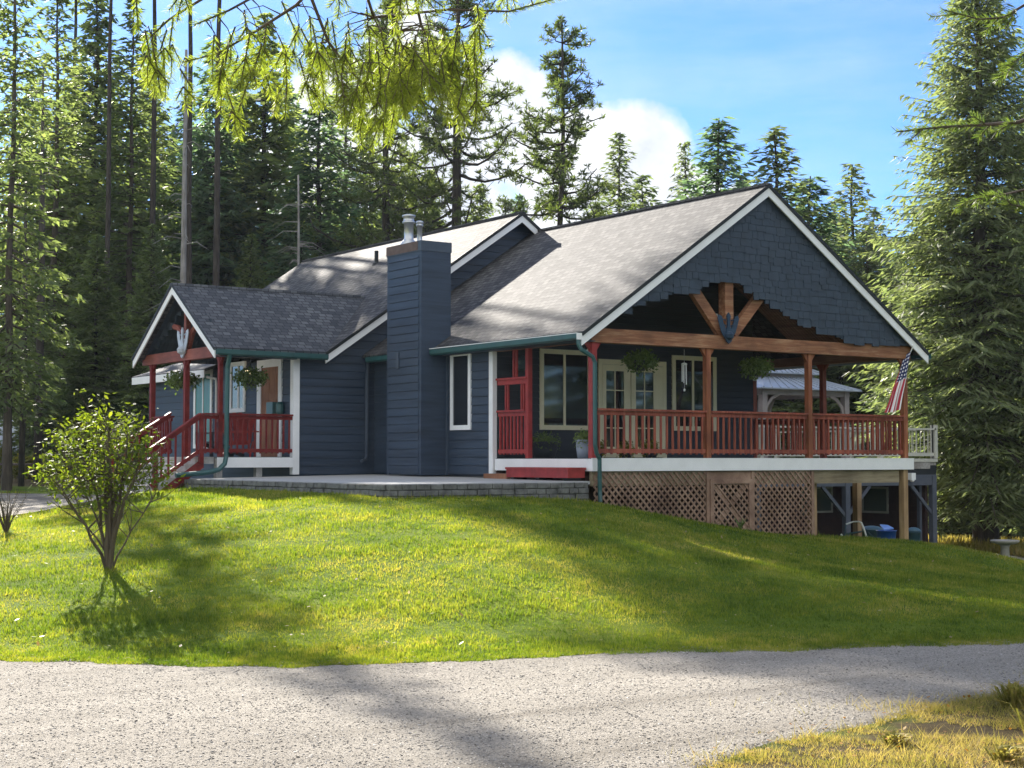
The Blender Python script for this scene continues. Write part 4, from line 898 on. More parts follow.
for i in range(nu):
    for j in range(nv):
        u, v = i/(nu-1), j/(nv-1); ph = v*5*math.pi
        hx = -.06+.05*v*0+(-.02)*(1-u); hy = -.36+.30*v   # along pole
        wid = .24+.10*u
        x = -.12-.52*u*.9-(v-.5)*wid*(.6+.3*u)+.018*math.sin(ph+u*2); y = hy*.6-.1+.055*math.cos(ph+u*1.3)*(.4+.6*u); z = 1.16-.30*v*(1-u)-1.30*u+.02*math.sin(u*9+v*4)-.08*v*u
        vs.append((x, y, z)); uvs.append((u, v))
fs = [(i*nv+j, i*nv+j+1, (i+1)*nv+j+1, (i+1)*nv+j) for i in range(nu-1) for j in range(nv-1)]
me.from_pydata(vs, [], fs); uvl = me.uv_layers.new(name='UVMap')
for lp in me.loops: uvl.data[lp.index].uv = uvs[lp.vertex_index]
me.materials.append(flag_mat()); me.polygons.foreach_set('use_smooth', [True]*len(me.polygons)); o = bpy.data.objects.new('cloth', me); COL.objects.link(o); o.parent = t
# red slatted armchair and dark chair on the entry porch
def armchair(loc, rz, m, label):
    t = empty('porch_chair', loc, label, 'chair', None, rz); b = MB()
    for k in range(5): b.box(-.25,-.26+k*.105,.34-.02*k,.25,-.17+k*.105,.36-.02*k)
    b.build('seat', M[m], t); b = MB()
    for k in range(6):
        x_ = -.24+k*.096; hh = .98-.10*abs(k-2.5)**1.4*.4; b.bar((x_,.20,.3),(x_*1.35,.45,hh),.08,.02)
    b.bar((-.3,.3,.55),(.3,.3,.55),.03,.05); b.build('backrest', M[m], t)
    for s_ in (-1,1): b = MB(); b.box(s_*.36-.06,-.36,.55,s_*.36+.06,.36,.575); b.build('armrest', M[m], t)
    for s_ in (-1,1):
        b = MB(); b.box(s_*.33-.02,-.34,0,s_*.33+.02,-.25,.55); b.build('leg', M[m], t)
        b = MB(); b.bar((s_*.29,-.2,.3),(s_*.29,.55,.02),.025,.1); b.build('leg', M[m], t)
armchair((-3.15,8.75,.035), R(150), 'red', 'red slatted wooden armchair on the entry porch behind the railing')
armchair((-2.7,10.9,.035), R(-90), 'pot', 'dark armchair against the entry wall below the white window')
# bins, lawn chair under the porch
def bin_(px, d, r0, h, m, label, lid=True, name='bin', cat='bin', top=None):
    X, Y = bear(px, d); z = ground_at(X, Y); t = empty(name, (X,Y,z-.02), label, cat); b = MB()
    b.lathe((0,0,0), [(r0*.82,0),(r0*.9,h*.5),(r0,h*.97),(r0*1.06,h*.97),(r0*1.06,h),(r0*.96,h),(r0*.93,h-.06)], 24); b.build('tub', M[m], t, True)
    if lid: b = MB(); b.lathe((0,0,h), [(r0*1.1,0),(r0*1.1,.03),(r0*.7,.09),(.05,.11)], 24); b.build('lid', M[m], t, True)
    return t
bin_(870.5,38,.25,.62,'tealbin','teal grey round tub with a lid beside the bright blue tub')
t = bin_(885,37,.23,.55,'bluebin','bright blue plastic tub beside the wooden support post', False)
b = MB(); b.prism([(-.18,-.1,.55),(.1,-.14,.58),(.17,.1,.64),(-.06,.14,.66)], (0,0,.03)); b.build('folded_tarp', plain('pale_blue_tarp', (.12,.25,.6), .7), t)
bin_(912,38.5,.17,.72,'tealbin','tall dark rubbish bin right of the wooden support post')
X, Y = bear(856, 37); z = ground_at(X, Y); t = empty('lawn_chair', (X,Y,z+.12), 'white tubular folding chair leaning under the porch beside the grey post', 'chair', None, R(-35)); b = MB()
b.tube([(-.38,0,.28),(-.34,0,.2),(-.2,.0,-.1)], .022, 8); b.tube([(.1,0,.55),(.16,0,.4),(.28,0,.02),(.34,0,-.06)], .022, 8); b.tube([(-.22,.2,.5),(-.05,.2,.56),(.06,.1,.57),(.1,0,.55)], .018, 8); b.build('frame', M['lampwhite'], t)
b = MB(); b.tube([(-.3,.15,0),(-.22,.2,.5)], .014, 6); b.build('leg', M['tealbin'], t); b = MB(); b.tube([(.34,.2,-.15),(.42,.2,.2),(.3,.2,.32)], .014, 6); b.build('leg', M['tealbin'], t); b = MB(); b.prism([(-.25,.05,.3),(.15,.05,.36),(.12,.2,.32),(-.24,.2,.26)], (0,0,-.02)); b.prism([(-.3,.05,.0),(.2,.02,.0),(.2,.2,-.02),(-.3,.2,-.02)], (0,0,.2)); b.build('seat', M['tealbin'], t)
# yard light on the grey beam
X = CAM[0]+(DY-.1-CAM[1])*(math.sin(YAW)+.2556*math.cos(YAW))/(math.cos(YAW)-.2556*math.sin(YAW))
b = HB(); b.box(X-.09,DY-.14,-.62,X+.09,DY+.018,-.42); b.lathe((X,DY-.08,-.68), [(.03,0),(.07,.03),(.07,.07)], 10); b.build('security_light', M['lampwhite'])
# birdbath
X, Y = bear(1003, 38); z = -2.74
t = empty('birdbath', (X,Y,z-.05), 'weathered stone birdbath on the grass beside the garden path', 'birdbath'); b = MB()
b.lathe((0,0,0), [(.21,0),(.20,.06),(.155,.14),(.12,.3),(.105,.5),(.10,.64),(.13,.70)], 18); b.build('pedestal', M['stone'], t, True)
b = MB(); b.lathe((0,0,.70), [(.1,0),(.22,.02),(.33,.06),(.35,.11),(.33,.115),(.2,.07),(.02,.06)], 24); b.build('basin', M['stone'], t, True)
# gazebo
GX0, GX1, GY0, GY1 = 12.75, 16.05, 8.6, 11.8
t = empty('gazebo', ((GX0+GX1)/2, (GY0+GY1)/2, 0), 'grey metal-roofed gazebo with taupe posts on the back deck', 'gazebo'); cx, cy = (GX0+GX1)/2, (GY0+GY1)/2; hx, hy = (GX1-GX0)/2, (GY1-GY0)/2
def frus(mb, hx0, hy0, z0, hx1, hy1, z1, t_=.03):
    A = [(-hx0,-hy0,z0),(hx0,-hy0,z0),(hx0,hy0,z0),(-hx0,hy0,z0)]; B = [(-hx1,-hy1,z1),(hx1,-hy1,z1),(hx1,hy1,z1),(-hx1,hy1,z1)]
    mb.add(A+B+[(p[0],p[1],p[2]-t_) for p in A], [(0,1,5,4),(1,2,6,5),(2,3,7,6),(3,0,4,7),(4,5,6,7),(8,9,1,0),(9,10,2,1),(10,11,3,2),(11,8,0,3),(11,10,9,8)])
b = MB(); frus(b, hx+.35, hy+.35, 1.98, hx*.62, hy*.62, 2.34); frus(b, hx*.72, hy*.72, 2.47, .05, .05, 3.05)
for k in range(13):
    x_ = -hx-.3+k*(2*hx+.6)/12; f_ = .62*hx/(hx+.35); b.bar((x_,-hy-.36,1.99),(x_*f_,-hy*.62,2.355),.025,.03); b.bar((x_*.66,-hy*.72-.01,2.48),(x_*.05,-.06,3.065),.02,.03)
b.build('roof', M['gazebo_roof'], t)
b = MB(); frus(b, hx*.62, hy*.62, 2.3, hx*.62, hy*.62, 2.47); b.build('vent_collar', M['taupe'], t)
for sx_ in (-1,1):
    for sy_ in (-1,1): b = MB(); b.box(sx_*hx-.09,sy_*hy-.09,0,sx_*hx+.09,sy_*hy+.09,1.95); b.build('post', M['taupe'], t)
b = MB()
for sy_ in (-1,1): b.box(-hx-.15,sy_*hy-.05,1.80,hx+.15,sy_*hy+.05,1.96)
for sx_ in (-1,1): b.box(sx_*hx-.05,-hy,1.801,sx_*hx+.05,hy,1.958)
for sy_ in (-1,1):
    for sx_ in (-1,1): b.tube([(sx_*(hx-.05),sy_*hy,1.2),(sx_*(hx-.15),sy_*hy,1.5),(sx_*(hx-.35),sy_*hy,1.7),(sx_*(hx-.62),sy_*hy,1.82)], .05, 6)
b.build('beam', M['taupe'], t)
for k, x_ in enumerate((-hx+.45, hx-.3)):
    b = MB(); prof = [(.26,.0),(.22,.5),(.06,1.0),(.2,1.35),(.36,1.8)]
    b.lathe((x_,hy-.12,0), prof, 10); b.build('curtain', M['taupe'], t, True)
# deck furniture hint: table with chairs is hidden; a low shed far left behind the trunks
X, Y = bear(-5, 66); z = ground_at(X, Y); t = empty('shed', (X,Y,z), 'low pale metal shed behind the dark trunks at the left edge', 'shed', None, -YAW)
b = MB(); b.box(-3,-2,0,1.35,2,1.2); b.build('wall', M['shed'], t); b = MB(); b.prism([(-3.2,-2.2,1.15),(2.0,-2.2,.75),(1.1,-1.0,2.05),(-3.2,-1.0,2.05)], (0,.0,.05)); b.prism([(-3.2,2.2,1.15),(2.0,2.2,.75),(1.1,-1.0,2.05),(-3.2,-1.0,2.05)], (0,0,.05)); b.prism([(1.1,-1,2.05),(2,-2.2,.75),(2,2.2,.75)], (0,0,.05)); b.build('roof', M['shed'], t)
# pole fence
t = empty('pole_fence', (*bear(60, 57), ground_at(*bear(60, 57))), 'rough pole fence at the forest edge left of the shrub', 'fence', None, -YAW)
b = MB(); b.tube([(-3.2,0,.62),(-1,.05,.58),(1.2,0,.64),(3.4,.05,.6)], .05, 6); b.build('rail', M['bark'], t); 
for k in range(4): b = MB(); b.tube([(-3+k*2.1,.06,-.3),(-3+k*2.1,.06,.8)], .06, 6); b.build('post', M['bark'], t)

# ------------------------------------------------------------------ TREES
def fir_mesh(h, Rr, seed, base=.1, step=.36, kite=.34, droop=.5, dens=1.0, nb=(5,7), sharp=.8, lat=.42, kw=.34):
    q = np.random.RandomState(seed); C = []; T = []; Ls = []; br = MB()
    z = h*base
    while z < h-.15:
        t = (z-h*base)/(h*(1-base)); n = q.randint(nb[0], nb[1]+1); a0 = q.uniform(0, 6.28)
        prof = Rr*((1-t)**sharp*.96+.04)*(.55+.45*min(1, t/.12))
        for k in range(n):
            if q.uniform() < .08: continue
            a = a0+6.28*k/n+q.normal(0, .25); L = prof*q.uniform(.6, 1.12); el = R(-22+62*t**1.1)+q.normal(0, .1)
            dr = np.array((math.cos(a), math.sin(a), 0)); pr = np.array((-math.sin(a), math.cos(a), 0))
            def pos(s): return np.array((0, 0, z+q0))+dr*(L*s*math.cos(el))+np.array((0,0,L*(math.sin(el)*s-droop*.35*s*(1-.55*s)*(1-t*.7))))
            q0 = q.uniform(-.15, .15)
            ns = max(2, int(L/(.21/dens))); ss = (np.arange(ns)+q.uniform(.2, .8, ns))/ns
            ss = ss[ss > .12]
            for s in ss:
                p = pos(s); C.append(p); T.append(dr*.8+np.array((0,0,-.2))+q.normal(0, .25, 3)); Ls.append(kite*q.uniform(.6, 1.1))
                ll = lat*L*(1-s)**.8*(.4+.6*min(1, s*3))+.1
                for sg in (-1, 1):
                    m_ = max(1, int(ll/.2)); dv = dr*.65+pr*sg*.8; 
                    for j in range(m_):
                        u = (j+q.uniform(.2, .8))/m_*ll; pp = p+dv*u+np.array((0,0,-droop*u*.45))+q.normal(0, .04, 3)
                        C.append(pp); T.append(dv*.8+np.array((0,0,-.35*droop*2*q.uniform(.2, 1)))+q.normal(0, .22, 3)); Ls.append(kite*q.uniform(.55, 1.1))
            if L > .5: br.tube([tuple(pos(0)), tuple(pos(.5)), tuple(pos(.95))], [.012+.012*L, .008+.006*L, .004], 3, False)
        z += step*q.uniform(.75, 1.2)*(1-.35*t)
    C = np.array(C); T = np.array(T); T /= np.linalg.norm(T, axis=1)[:, None]; Ls = np.array(Ls)[:, None]; n = len(C)
    U = np.cross(T, np.c_[q.normal(0, .5, n), q.normal(0, .5, n), np.ones(n)]); U /= np.linalg.norm(U, axis=1)[:, None]; W = Ls*kw/2
    V = np.stack([C-T*Ls*.35, C+U*W-T*Ls*.05, C+T*Ls*.65, C-U*W+T*Ls*.02], 1).reshape(-1, 3)
    return V, br
def conifer(h, Rr, seed, fm, bm, tr=.2, **kw):
    t = empty('fir_tree', (0,0,0)); V, br = fir_mesh(h, Rr, seed, **kw); npmesh('crown', V, 4, M[fm], t)
    q = random.Random(seed); pts = [(q.uniform(-.06,.06)*(i > 0), q.uniform(-.06,.06)*(i > 0), h*i/9-.5*(i == 0)) for i in range(10)]
    tb = MB(); tb.tube(pts, [tr*(1.25 if i == 0 else 1-.1*i) for i in range(10)], 9)
    tb.v += []; o = len(tb.v); tb.v += br.v; tb.f += [tuple(o+i for i in f) for f in br.f]
    tb.build('trunk', M[bm], t, True); return t
def pine(h, seed, fm='pine', bm='bark_dark', tr=.25, base=.3, Rr=3.6, tuft=.30, dens=1.0):
    q = np.random.RandomState(seed); t = empty('pine_tree', (0,0,0)); tb = MB()
    pts = [(q.uniform(-.08,.08)*(i > 0), q.uniform(-.08,.08)*(i > 0), h*i/9-.5*(i == 0)) for i in range(10)]; tb.tube(pts, [tr*(1.2 if i == 0 else 1-.095*i) for i in range(10)], 10)
    tips = []; z = h*base
    while z < h-.3:
        tt = (z-h*base)/(h*(1-base)); n = q.randint(2, 5)
        for k in range(n):
            a = q.uniform(0, 6.28); L = Rr*(1-tt)**.6*q.uniform(.45, 1.1)*(.6+.4*min(1, tt*4))+.25; el = R(-12+45*tt)+q.normal(0, .15); P = []
            for s in np.linspace(0, 1, 6): P.append(np.array((math.cos(a+.3*s*q.normal()), math.sin(a), 0))*L*s*math.cos(el)+np.array((0,0,z+L*(math.sin(el)*s-.16*math.sin(s*3.1)+.10*s*s))))
            tb.tube([tuple(p) for p in P], [.02+.016*L*(1-s) for s in np.linspace(0, .9, 6)], 4, False)
            m_ = int((4+L*5.0)*dens)
            for j in range(m_):
                s = q.uniform(.35, 1)**.8; i = min(4, int(s*5)); p = P[i]+(P[i+1]-P[i])*(s*5-i); o = q.normal(0, 1, 3)*np.array((.30,.30,.16))*(.5+.22*L); c = p+o
                tb.tube([tuple(p), tuple(c)], .01, 3, False); tips.append(c)
        z += q.uniform(.25, .6)
    tips.append(np.array((0,0,h))); tips = np.array(tips); k = 22; n = len(tips)*k
    C = np.repeat(tips, k, 0); D = q.normal(0, 1, (n, 3)); D[:, 2] = D[:, 2]*.8+.35; D /= np.linalg.norm(D, axis=1)[:, None]; U = np.cross(D, q.normal(0, 1, (n, 3))); U /= np.linalg.norm(U, axis=1)[:, None]
    L = tuft*q.uniform(.6, 1.1, (n, 1)); W = L*.09
    V = np.stack([C, C+D*L*.5+U*W, C+D*L, C+D*L*.5-U*W], 1).reshape(-1, 3); npmesh('crown', V, 4, M[fm], t)
    tb.build('trunk', M[bm], t, True); return t
protos = {
 'a': conifer(20, 4.4, 1, 'fir', 'bark_dark', .24, kite=.46, kw=.42, step=.42, lat=.5, nb=(6,8)),
 'b': conifer(20, 3.8, 2, 'fir_blue', 'bark_dark', .22, droop=.8, step=.44, base=.05, kite=.46, kw=.36, lat=.5, nb=(6,8), sharp=.68),
 'c': conifer(20, 3.8, 3, 'fir', 'bark', .2, droop=.5, step=.5, dens=.85, base=.15, kite=.44, kw=.38, lat=.5),
 'd': conifer(16, 3.2, 4, 'fir_sun', 'bark', .17, droop=.6, step=.36, base=.04, sharp=.68, kite=.36, kw=.42, lat=.5, nb=(6,8)),
 'e': conifer(20, 3.4, 5, 'fir_sun', 'bark_dark', .2, droop=.7, step=.46, dens=.8, base=.12, kite=.42, kw=.4, lat=.5, sharp=.68),
 'h': conifer(31, 3.4, 6, 'fir', 'bark_dark', .17, droop=.6, step=.5, dens=.9, base=.745, kite=.46, kw=.4, lat=.5),
}
PH = {'h': 31, 'a': 20, 'b': 20, 'c': 20, 'd': 16, 'e': 20}
used = set()
def tree(k, px, d, top, label, group=None, wide=1.0, cat='tree', h=None, name=None):
    """top = image row of the tip; gives the height"""
    X, Y = bear(px, d) ; z = ground_at(X, Y)
    hh = h if h else (458.5-top)/1564.7*d-z
    s = hh/PH[k]; sc = (s*wide, s*wide, s); rz = rnd.uniform(0, 6.28)
    if k not in used:
        used.add(k); o = protos[k]; o.location = (X, Y, z-.1); o.scale = sc; o.rotation_euler = (0,0,rz); tag(o, label, cat, group)
    else: o = copy_tree(protos[k], (X, Y, z-.1), sc, rz, label, cat, group)
    for key in ('group',):
        if not group and key in o: del o[key]
    return o
# --- the large fir on the right, finer needles
V, br = fir_mesh(19.3, 4.1, 77, base=.10, step=.26, kite=.36, droop=1.15, dens=2.0, nb=(8,10), sharp=.7, lat=.45, kw=.2)
X, Y = bear(984, 50); z = ground_at(X, Y); t = empty('fir_tree', (X,Y,z-.1), 'tall bright green fir with a thick trunk at the right edge', 'tree'); t.scale = (1.28, 1.28, 1.0); npmesh('crown', V, 4, M['fir_sun'], t)
tb = MB(); tb.tube([(0,0,-.5),(0,0,.3),(.03,0,3),(-.03,.05,8),(0,0,13),(0,0,19.3)], [.42,.33,.29,.2,.12,.02], 12); o = len(tb.v); tb.v += br.v; tb.f += [tuple(o+i for i in f) for f in br.f]; tb.build('trunk', M['bark'], t, True)
# right side neighbours
tree('d', 925, 60, 205, 'bright young fir left of the tallest fir on the right', None, 1.35)
tree('d', 1045, 58, 60, 'fir cut by the right edge behind the tallest fir', None, 1.3)
tree('b', 1090, 64, -60, 'dark fir in the wood at the right edge', 'trees at the right edge', 1.2)
for px, d_, tp in ((955,72,260),(1015,75,200),(900,78,250),(1060,82,150),(935,88,230),(985,92,200),(1110,70,120),(1150,90,60),(870,90,280),(1035,66,330),(960,62,380),(905,66,330)):
    tree(rnd.choice('ab'), px, d_, tp, 'dark fir standing in the shade beyond the garden path', 'shaded firs beyond the garden path', 1.25)
# tips above the roof on the right half
tree('b', 720, 78, 113, 'dense dark fir whose tip rises left of the front gable peak', None, 1.7)
tree('e', 778, 74, 124, 'pale open fir rising just right of the front gable peak', None, 1.8)
tree('b', 812, 76, 172, 'bluish fir between the pale fir and the slim spire fir', None, 1.9)
tree('e', 855, 82, 160, 'slim spire-like fir above the right slope of the front gable', None, 1.5)
tree('d', 884, 74, 235, 'low bright fir beside the slim spire fir', None, 1.6)
tree('e', 620, 92, 128, 'slim pale fir in front of the white cloud', None, 1.3)
tree('d', 643, 95, 172, 'small fir right of the slim pale fir before the cloud', None, 1.4)
tree('e', 686, 92, 138, 'thin fir left of the dense dark fir above the roof', None, .95)
tree('d', 597, 98, 190, 'small fir low above the roof ridge near the second pine', None, .9)
for px, d_, tp in ((705,96,190),(745,98,175),(800,96,205),(835,98,215),(770,104,200),(660,104,205)):
    tree(rnd.choice('bd'), px, d_, tp, 'distant fir just clearing the roof of the house', 'distant firs behind the roof', 1.5)
for px, d_, tp in ((792,70,222),(826,72,238),(842,68,262),(868,70,228),(893,68,262),(912,72,240),(758,74,205),(876,84,205),(838,88,196)):
    tree(rnd.choice('dda'), px, d_, tp, 'bushy green fir filling the gap right of the front gable', 'firs right of the front gable', 1.35)
# pines behind the ridge
def place(o, px, d, label, hscale=1, rz=0):
    X, Y = bear(px, d); o.location = (X, Y, ground_at(X, Y)-.1); o.scale = (hscale, hscale, hscale); o.rotation_euler = (0,0,rz); tag(o, label, 'tree')
pA = pine(23, 31, tr=.36, base=.28, Rr=4.6); place(pA, 456, 66, 'tall pine with a thick dark trunk behind the left roof ridge', 1, 1.0)
pB = pine(20.5, 36, tr=.24, base=.30, Rr=3.4, fm='pine', dens=.95); place(pB, 562, 66, 'slender dark pine between the two roof ridges', 1, 2.0)
o = copy_tree(pA, (*bear(385, 74), ground_at(*bear(385, 74))-.1), (.95,.95,1.0), 3.9, 'pine behind the chimney flues, left of the thick-trunked pine', 'tree')
o = copy_tree(pB, (*bear(505, 84), ground_at(*bear(505, 84))-.1), (.8,.8,.75), .9, 'shorter pine between the two tall pines', 'tree')
# left forest
spec = [('c', 8, 47, -150, 'thick dark-trunked fir at the left edge', .75), ('c', 52, 68, -40, 'fir behind the shrub, second from the left edge', 1.0),
        ('a', 92, 76, -20, 'broad fir above the shrub', 1.0), ('c', 128, 70, -10, 'open fir left of the bare grey trunk', 1.0), ('b', 214, 82, 30, 'dark fir right of the bare grey trunk', 1.15),
        ('a', 262, 84, 5, 'dark green fir above the entry roof', 1.2), ('b', 318, 80, 92, 'dense spruce beside the left end of the roof ridge', 1.45), ('c', 345, 92, 40, 'fir left of the pine behind the chimney', 1.0)]
for k, px, d_, tp, lb, w in spec: tree(k, px, d_, tp, lb, None, w)
for px, d_, tp in ((-30,74,-20),(30,80,70),(70,86,60),(110,88,95),(150,84,50),(185,90,90),(235,92,60),(285,95,75),(330,98,90),(365,100,120),(-80,82,10),(140,100,40),(205,102,110),(400,98,140),(430,96,165),(480,104,180),(520,104,190),(170,96,130),(10,92,80),(-130,90,20),(95,62,230),(150,60,220),(35,60,260),(250,70,230),(300,72,230),(350,78,220),(-20,62,240)):
    tree(rnd.choice('abac'), px, d_, tp, 'fir in the dense wood behind the left half of the house' if px > 130 else 'fir in the dense wood behind the shrub', 'firs of the wood on the left', rnd.uniform(.85,1.15))
for i, (px, d_, hh) in enumerate(((106,66,33),(150,67,32.5),(186,64,31.5),(216,61,31),(70,84,36))):
    tree('h', px, d_, 0, 'tall bare-trunked fir with its crown above the picture, in the wood on the left', 'high-crowned firs of the wood on the left', .85 if px == 106 else 1.05, h=hh)
# far rows closing the view
for i in range(46):
    px = -420+i*42+rnd.uniform(-15,15); d_ = rnd.uniform(112,150); top = rnd.uniform(215,300)
    tree(rnd.choice('abdd'), px, d_, top, 'far fir seen between the nearer trunks', 'far rows of firs', 1.5)
# bare pale trunks
def snag(px, d, top, r0, seed, label, name='bare_trunk'):
    X, Y = bear(px, d); z = ground_at(X, Y); h = (458.5-top)/1564.7*d-z; q = random.Random(seed); t = empty('bare_tree', (X,Y,z-.2), label, 'tree'); b = MB()
    b.tube([(q.uniform(-.04,.04),0,h*i/7) for i in range(8)], [r0*(1-.1*i) for i in range(8)], 9); b.build('trunk', M['bark_pale'], t, True); b = MB()
    for k in range(46):
        zz = h*q.uniform(.25,.97); a = q.uniform(0,6.28); L = q.uniform(.5,1.9)*(1.1-.5*zz/h); b.tube([(0,0,zz),(L*.5*math.cos(a),L*.5*math.sin(a),zz+.05),(L*math.cos(a),L*math.sin(a),zz-.25*L)], [.022,.014,.004], 4, False)
    b.build('branches', M['bark_pale'], t)
snag(182, 58, 40, .17, 1, 'bare pale grey trunk rising above the entry roof')
snag(297, 62, 168, .11, 2, 'thin pale bare trunk above the left end of the roof ridge')
for px, d_, rr2, tp, lb in ((-8,50,.12,100,'slim bare dark trunk at the very left edge'), (22,52,.09,150,'slim bare trunk right of the thick dark trunk'), (38,56,.13,60,'slim bare trunk left of the shrub top')):
    X, Y = bear(px, d_); z = ground_at(X, Y); b = MB(); h = (458.5-tp)/1564.7*d_-z; b.tube([(0,0,-.3),(.05,0,h*.5),(0,0,h)], [rr2*1.2,rr2,.03], 8)
    for k in range(20):
        zz = h*rnd.uniform(.2,.9); a = rnd.uniform(0,6.28); L = rnd.uniform(.4,1.4); b.tube([(0,0,zz),(L*math.cos(a),L*math.sin(a),zz-.1*L)], [.015,.004], 3, False)
    o = b.build('bare_tree', M['bark_dark'], None, True); o.location = (X,Y,z); tag(o, lb, 'tree')
# undergrowth shrubs at the forest edge, left
for i, (px, d_, w, h_) in enumerate(((-5,60,1.6,1.2),(28,58,1.3,.9),(60,62,1.8,2.2),(88,60,1.7,2.6),(118,64,2.0,2.4),(135,62,1.5,1.9),(20,68,2.2,2.2),(75,70,2.5,3.0),(-40,64,2.5,2.0),(110,72,2.5,3.4))):
    X, Y = bear(px, d_); z = ground_at(X, Y)
    t = empty('bush', (X,Y,z), 'yellowing bush at the edge of the wood behind the leafy shrub', 'bush', 'yellowing bushes at the wood edge')
    npmesh('foliage', leaves(1400, (0,0,h_*.5), (w*.5,w*.5,h_*.5), .16, 60+i, .5, .1), 4, M['under'], t)
    b = MB()
    for k in range(6): a = k*1.05; b.tube([(0,0,-.1),(w*.2*math.cos(a),w*.2*math.sin(a),h_*.5),(w*.4*math.cos(a),w*.4*math.sin(a),h_*.9)], [.02,.012,.004], 4, False)
    b.build('stems', M['stem'], t)
# trees behind the photographer (seen in the window panes, shading the near side)
for i, (r_, d_, hh, k) in enumerate(((-14,-26,15,'a'),(-3,-32,16,'b'),(9,-30,16,'a'),(36,3,15,'a'),(33,9,14,'d'),(38,14,16,'b'),(35,20,14,'d'),(40,26,16,'a'),(37,32,15,'d'),(43,38,16,'a'),(30,-4,15,'b'),(44,8,18,'a'),(46,20,18,'b'),(47,32,18,'a'),(50,46,18,'b'))):
    X, Y = cw(r_, d_); o = copy_tree(protos[k], (X, Y, ground_at(X, Y)-.1), (hh/20*1.25, hh/20*1.25, hh/20), rnd.uniform(0,6), 'fir on the near side of the road, mirrored in the window panes', 'tree', 'firs on the near side of the road')

for i, (r_, d_, w, h_) in enumerate(((30,14,3.4,3.6),(32,18,3.0,3.0),(31,22,3.6,4.0),(34,25,3.2,3.4),(33,29,3.8,3.8),(36,33,3.4,3.2),(35,37,3.6,4.2),(38,41,3.4,3.4),(30,9,3.2,3.2))):
    X, Y = cw(r_, d_); t = empty('bush', (X,Y,ground_at(X,Y)), 'tall yellow-green bush across the road, mirrored in the porch windows', 'bush', 'bushes across the road')
    npmesh('foliage', leaves(2200, (0,0,h_*.5), (w*.55,w*.55,h_*.52), .24, 160+i, .5, .1), 4, M['under'], t)
    b = MB()
    for k in range(5): a = k*1.25; b.tube([(0,0,-.1),(w*.2*math.cos(a),w*.2*math.sin(a),h_*.5),(w*.35*math.cos(a),w*.35*math.sin(a),h_*.85)], [.05,.03,.01], 4, False)
    b.build('stems', M['stem'], t)
# ------------------------------------------------------------------ leafy shrub on the lawn
X, Y = bear(112, 20.6); z = ground_at(X, Y)
shrub = empty('shrub', (X,Y,z), 'leafy yellow-green shrub with many bare stems on the lawn', 'shrub', None, -YAW)
q = random.Random(3); stems = MB(); tips = []
for i, (dx, h_, r0) in enumerate(((-.62,1.15,.022),(-.35,1.5,.026),(-.12,1.7,.034),(-.02,1.8,.045),(.12,1.55,.03),(.42,1.35,.034),(.28,1.75,.028),(-.5,1.3,.018),(.62,1.0,.014),(-.85,1.2,.014),(.0,1.9,.02))):
    dy = q.uniform(-.45,.45); P = []
    for s in np.linspace(0, 1, 7): P.append((dx*(.25*s+.75*s**1.3)+q.uniform(-.025,.025)*(s > 0)+.04*(i-5)/5, dy*s+q.uniform(-.02,.02), h_*s-.05*(s == 0)))
    stems.tube(P, [r0*(1.15-.8*s) for s in np.linspace(0, 1, 7)], 7, False)
    for k in range(9):
        s = q.uniform(.35,1); j = min(5, int(s*6)); p = np.array(P[j])+(np.array(P[j+1])-np.array(P[j]))*(s*6-j); e = p+np.array((q.uniform(-.42,.42), q.uniform(-.42,.42), q.uniform(.05,.55)))
        if e[2] < .75 and q.random() < .6: continue
        m_ = (p+e)/2+np.array((q.uniform(-.05,.05), 0, -.04)); stems.tube([tuple(p), tuple(m_), tuple(e)], [.009,.006,.003], 4, False); tips.append((p, m_, e))
stems.build('stems', M['stem'], shrub, True)
def leaf_on(tips, n, size, seed, zmin=.8):
    q = np.random.RandomState(seed); C = []; 
    while len(C) < n:
        p, m_, e = tips[q.randint(len(tips))]; u = q.uniform(.2, 1.15); c = (p*(1-u)+e*u)+q.normal(0, .085, 3)
        if c[2] > zmin+q.normal(0, .12): C.append(c)
    C = np.array(C); n = len(C); T = q.normal(0, 1, (n, 3)); T[:, 2] = T[:, 2]*.6-.15; T /= np.linalg.norm(T, axis=1)[:, None]
    U = np.cross(T, np.c_[q.normal(0, .5, n), q.normal(0, .5, n), np.ones(n)]); U /= np.linalg.norm(U, axis=1)[:, None]; Wn = np.cross(T, U); L = size*q.uniform(.6, 1.25, (n, 1))
    A = [C, C+T*L*.3+U*L*.22+Wn*L*.05, C+T*L*.7+U*L*.17+Wn*L*.05, C+T*L, C+T*L*.7-U*L*.17+Wn*L*.05, C+T*L*.3-U*L*.22+Wn*L*.05]
    return np.stack(A, 1).reshape(-1, 3)
# extra crown twigs so the crown is a full dome
qq = np.random.RandomState(8)
for k in range(210):
    v = qq.normal(0, 1, 3); v /= np.linalg.norm(v); c = np.array((-.17, 0, 1.58))+v*np.array((.86,.75,.62))*qq.uniform(.35, 1.12)**.6
    c[2] -= .22*abs(c[0]) ; d0 = np.array((c[0]*.8, c[1]*.8, c[2]-.2)); tips.append((d0, (d0+c)/2, c+qq.normal(0, .05, 3)))
tw = MB()
for p, m_, e in tips[-210:]: tw.tube([tuple(p), tuple(m_), tuple(e)], [.005,.004,.002], 3, False)
tw.build('twigs', M['stem'], shrub)
npmesh('leaves', leaf_on(tips, 2700, .085, 5, .86), 6, M['leaf'], shrub)
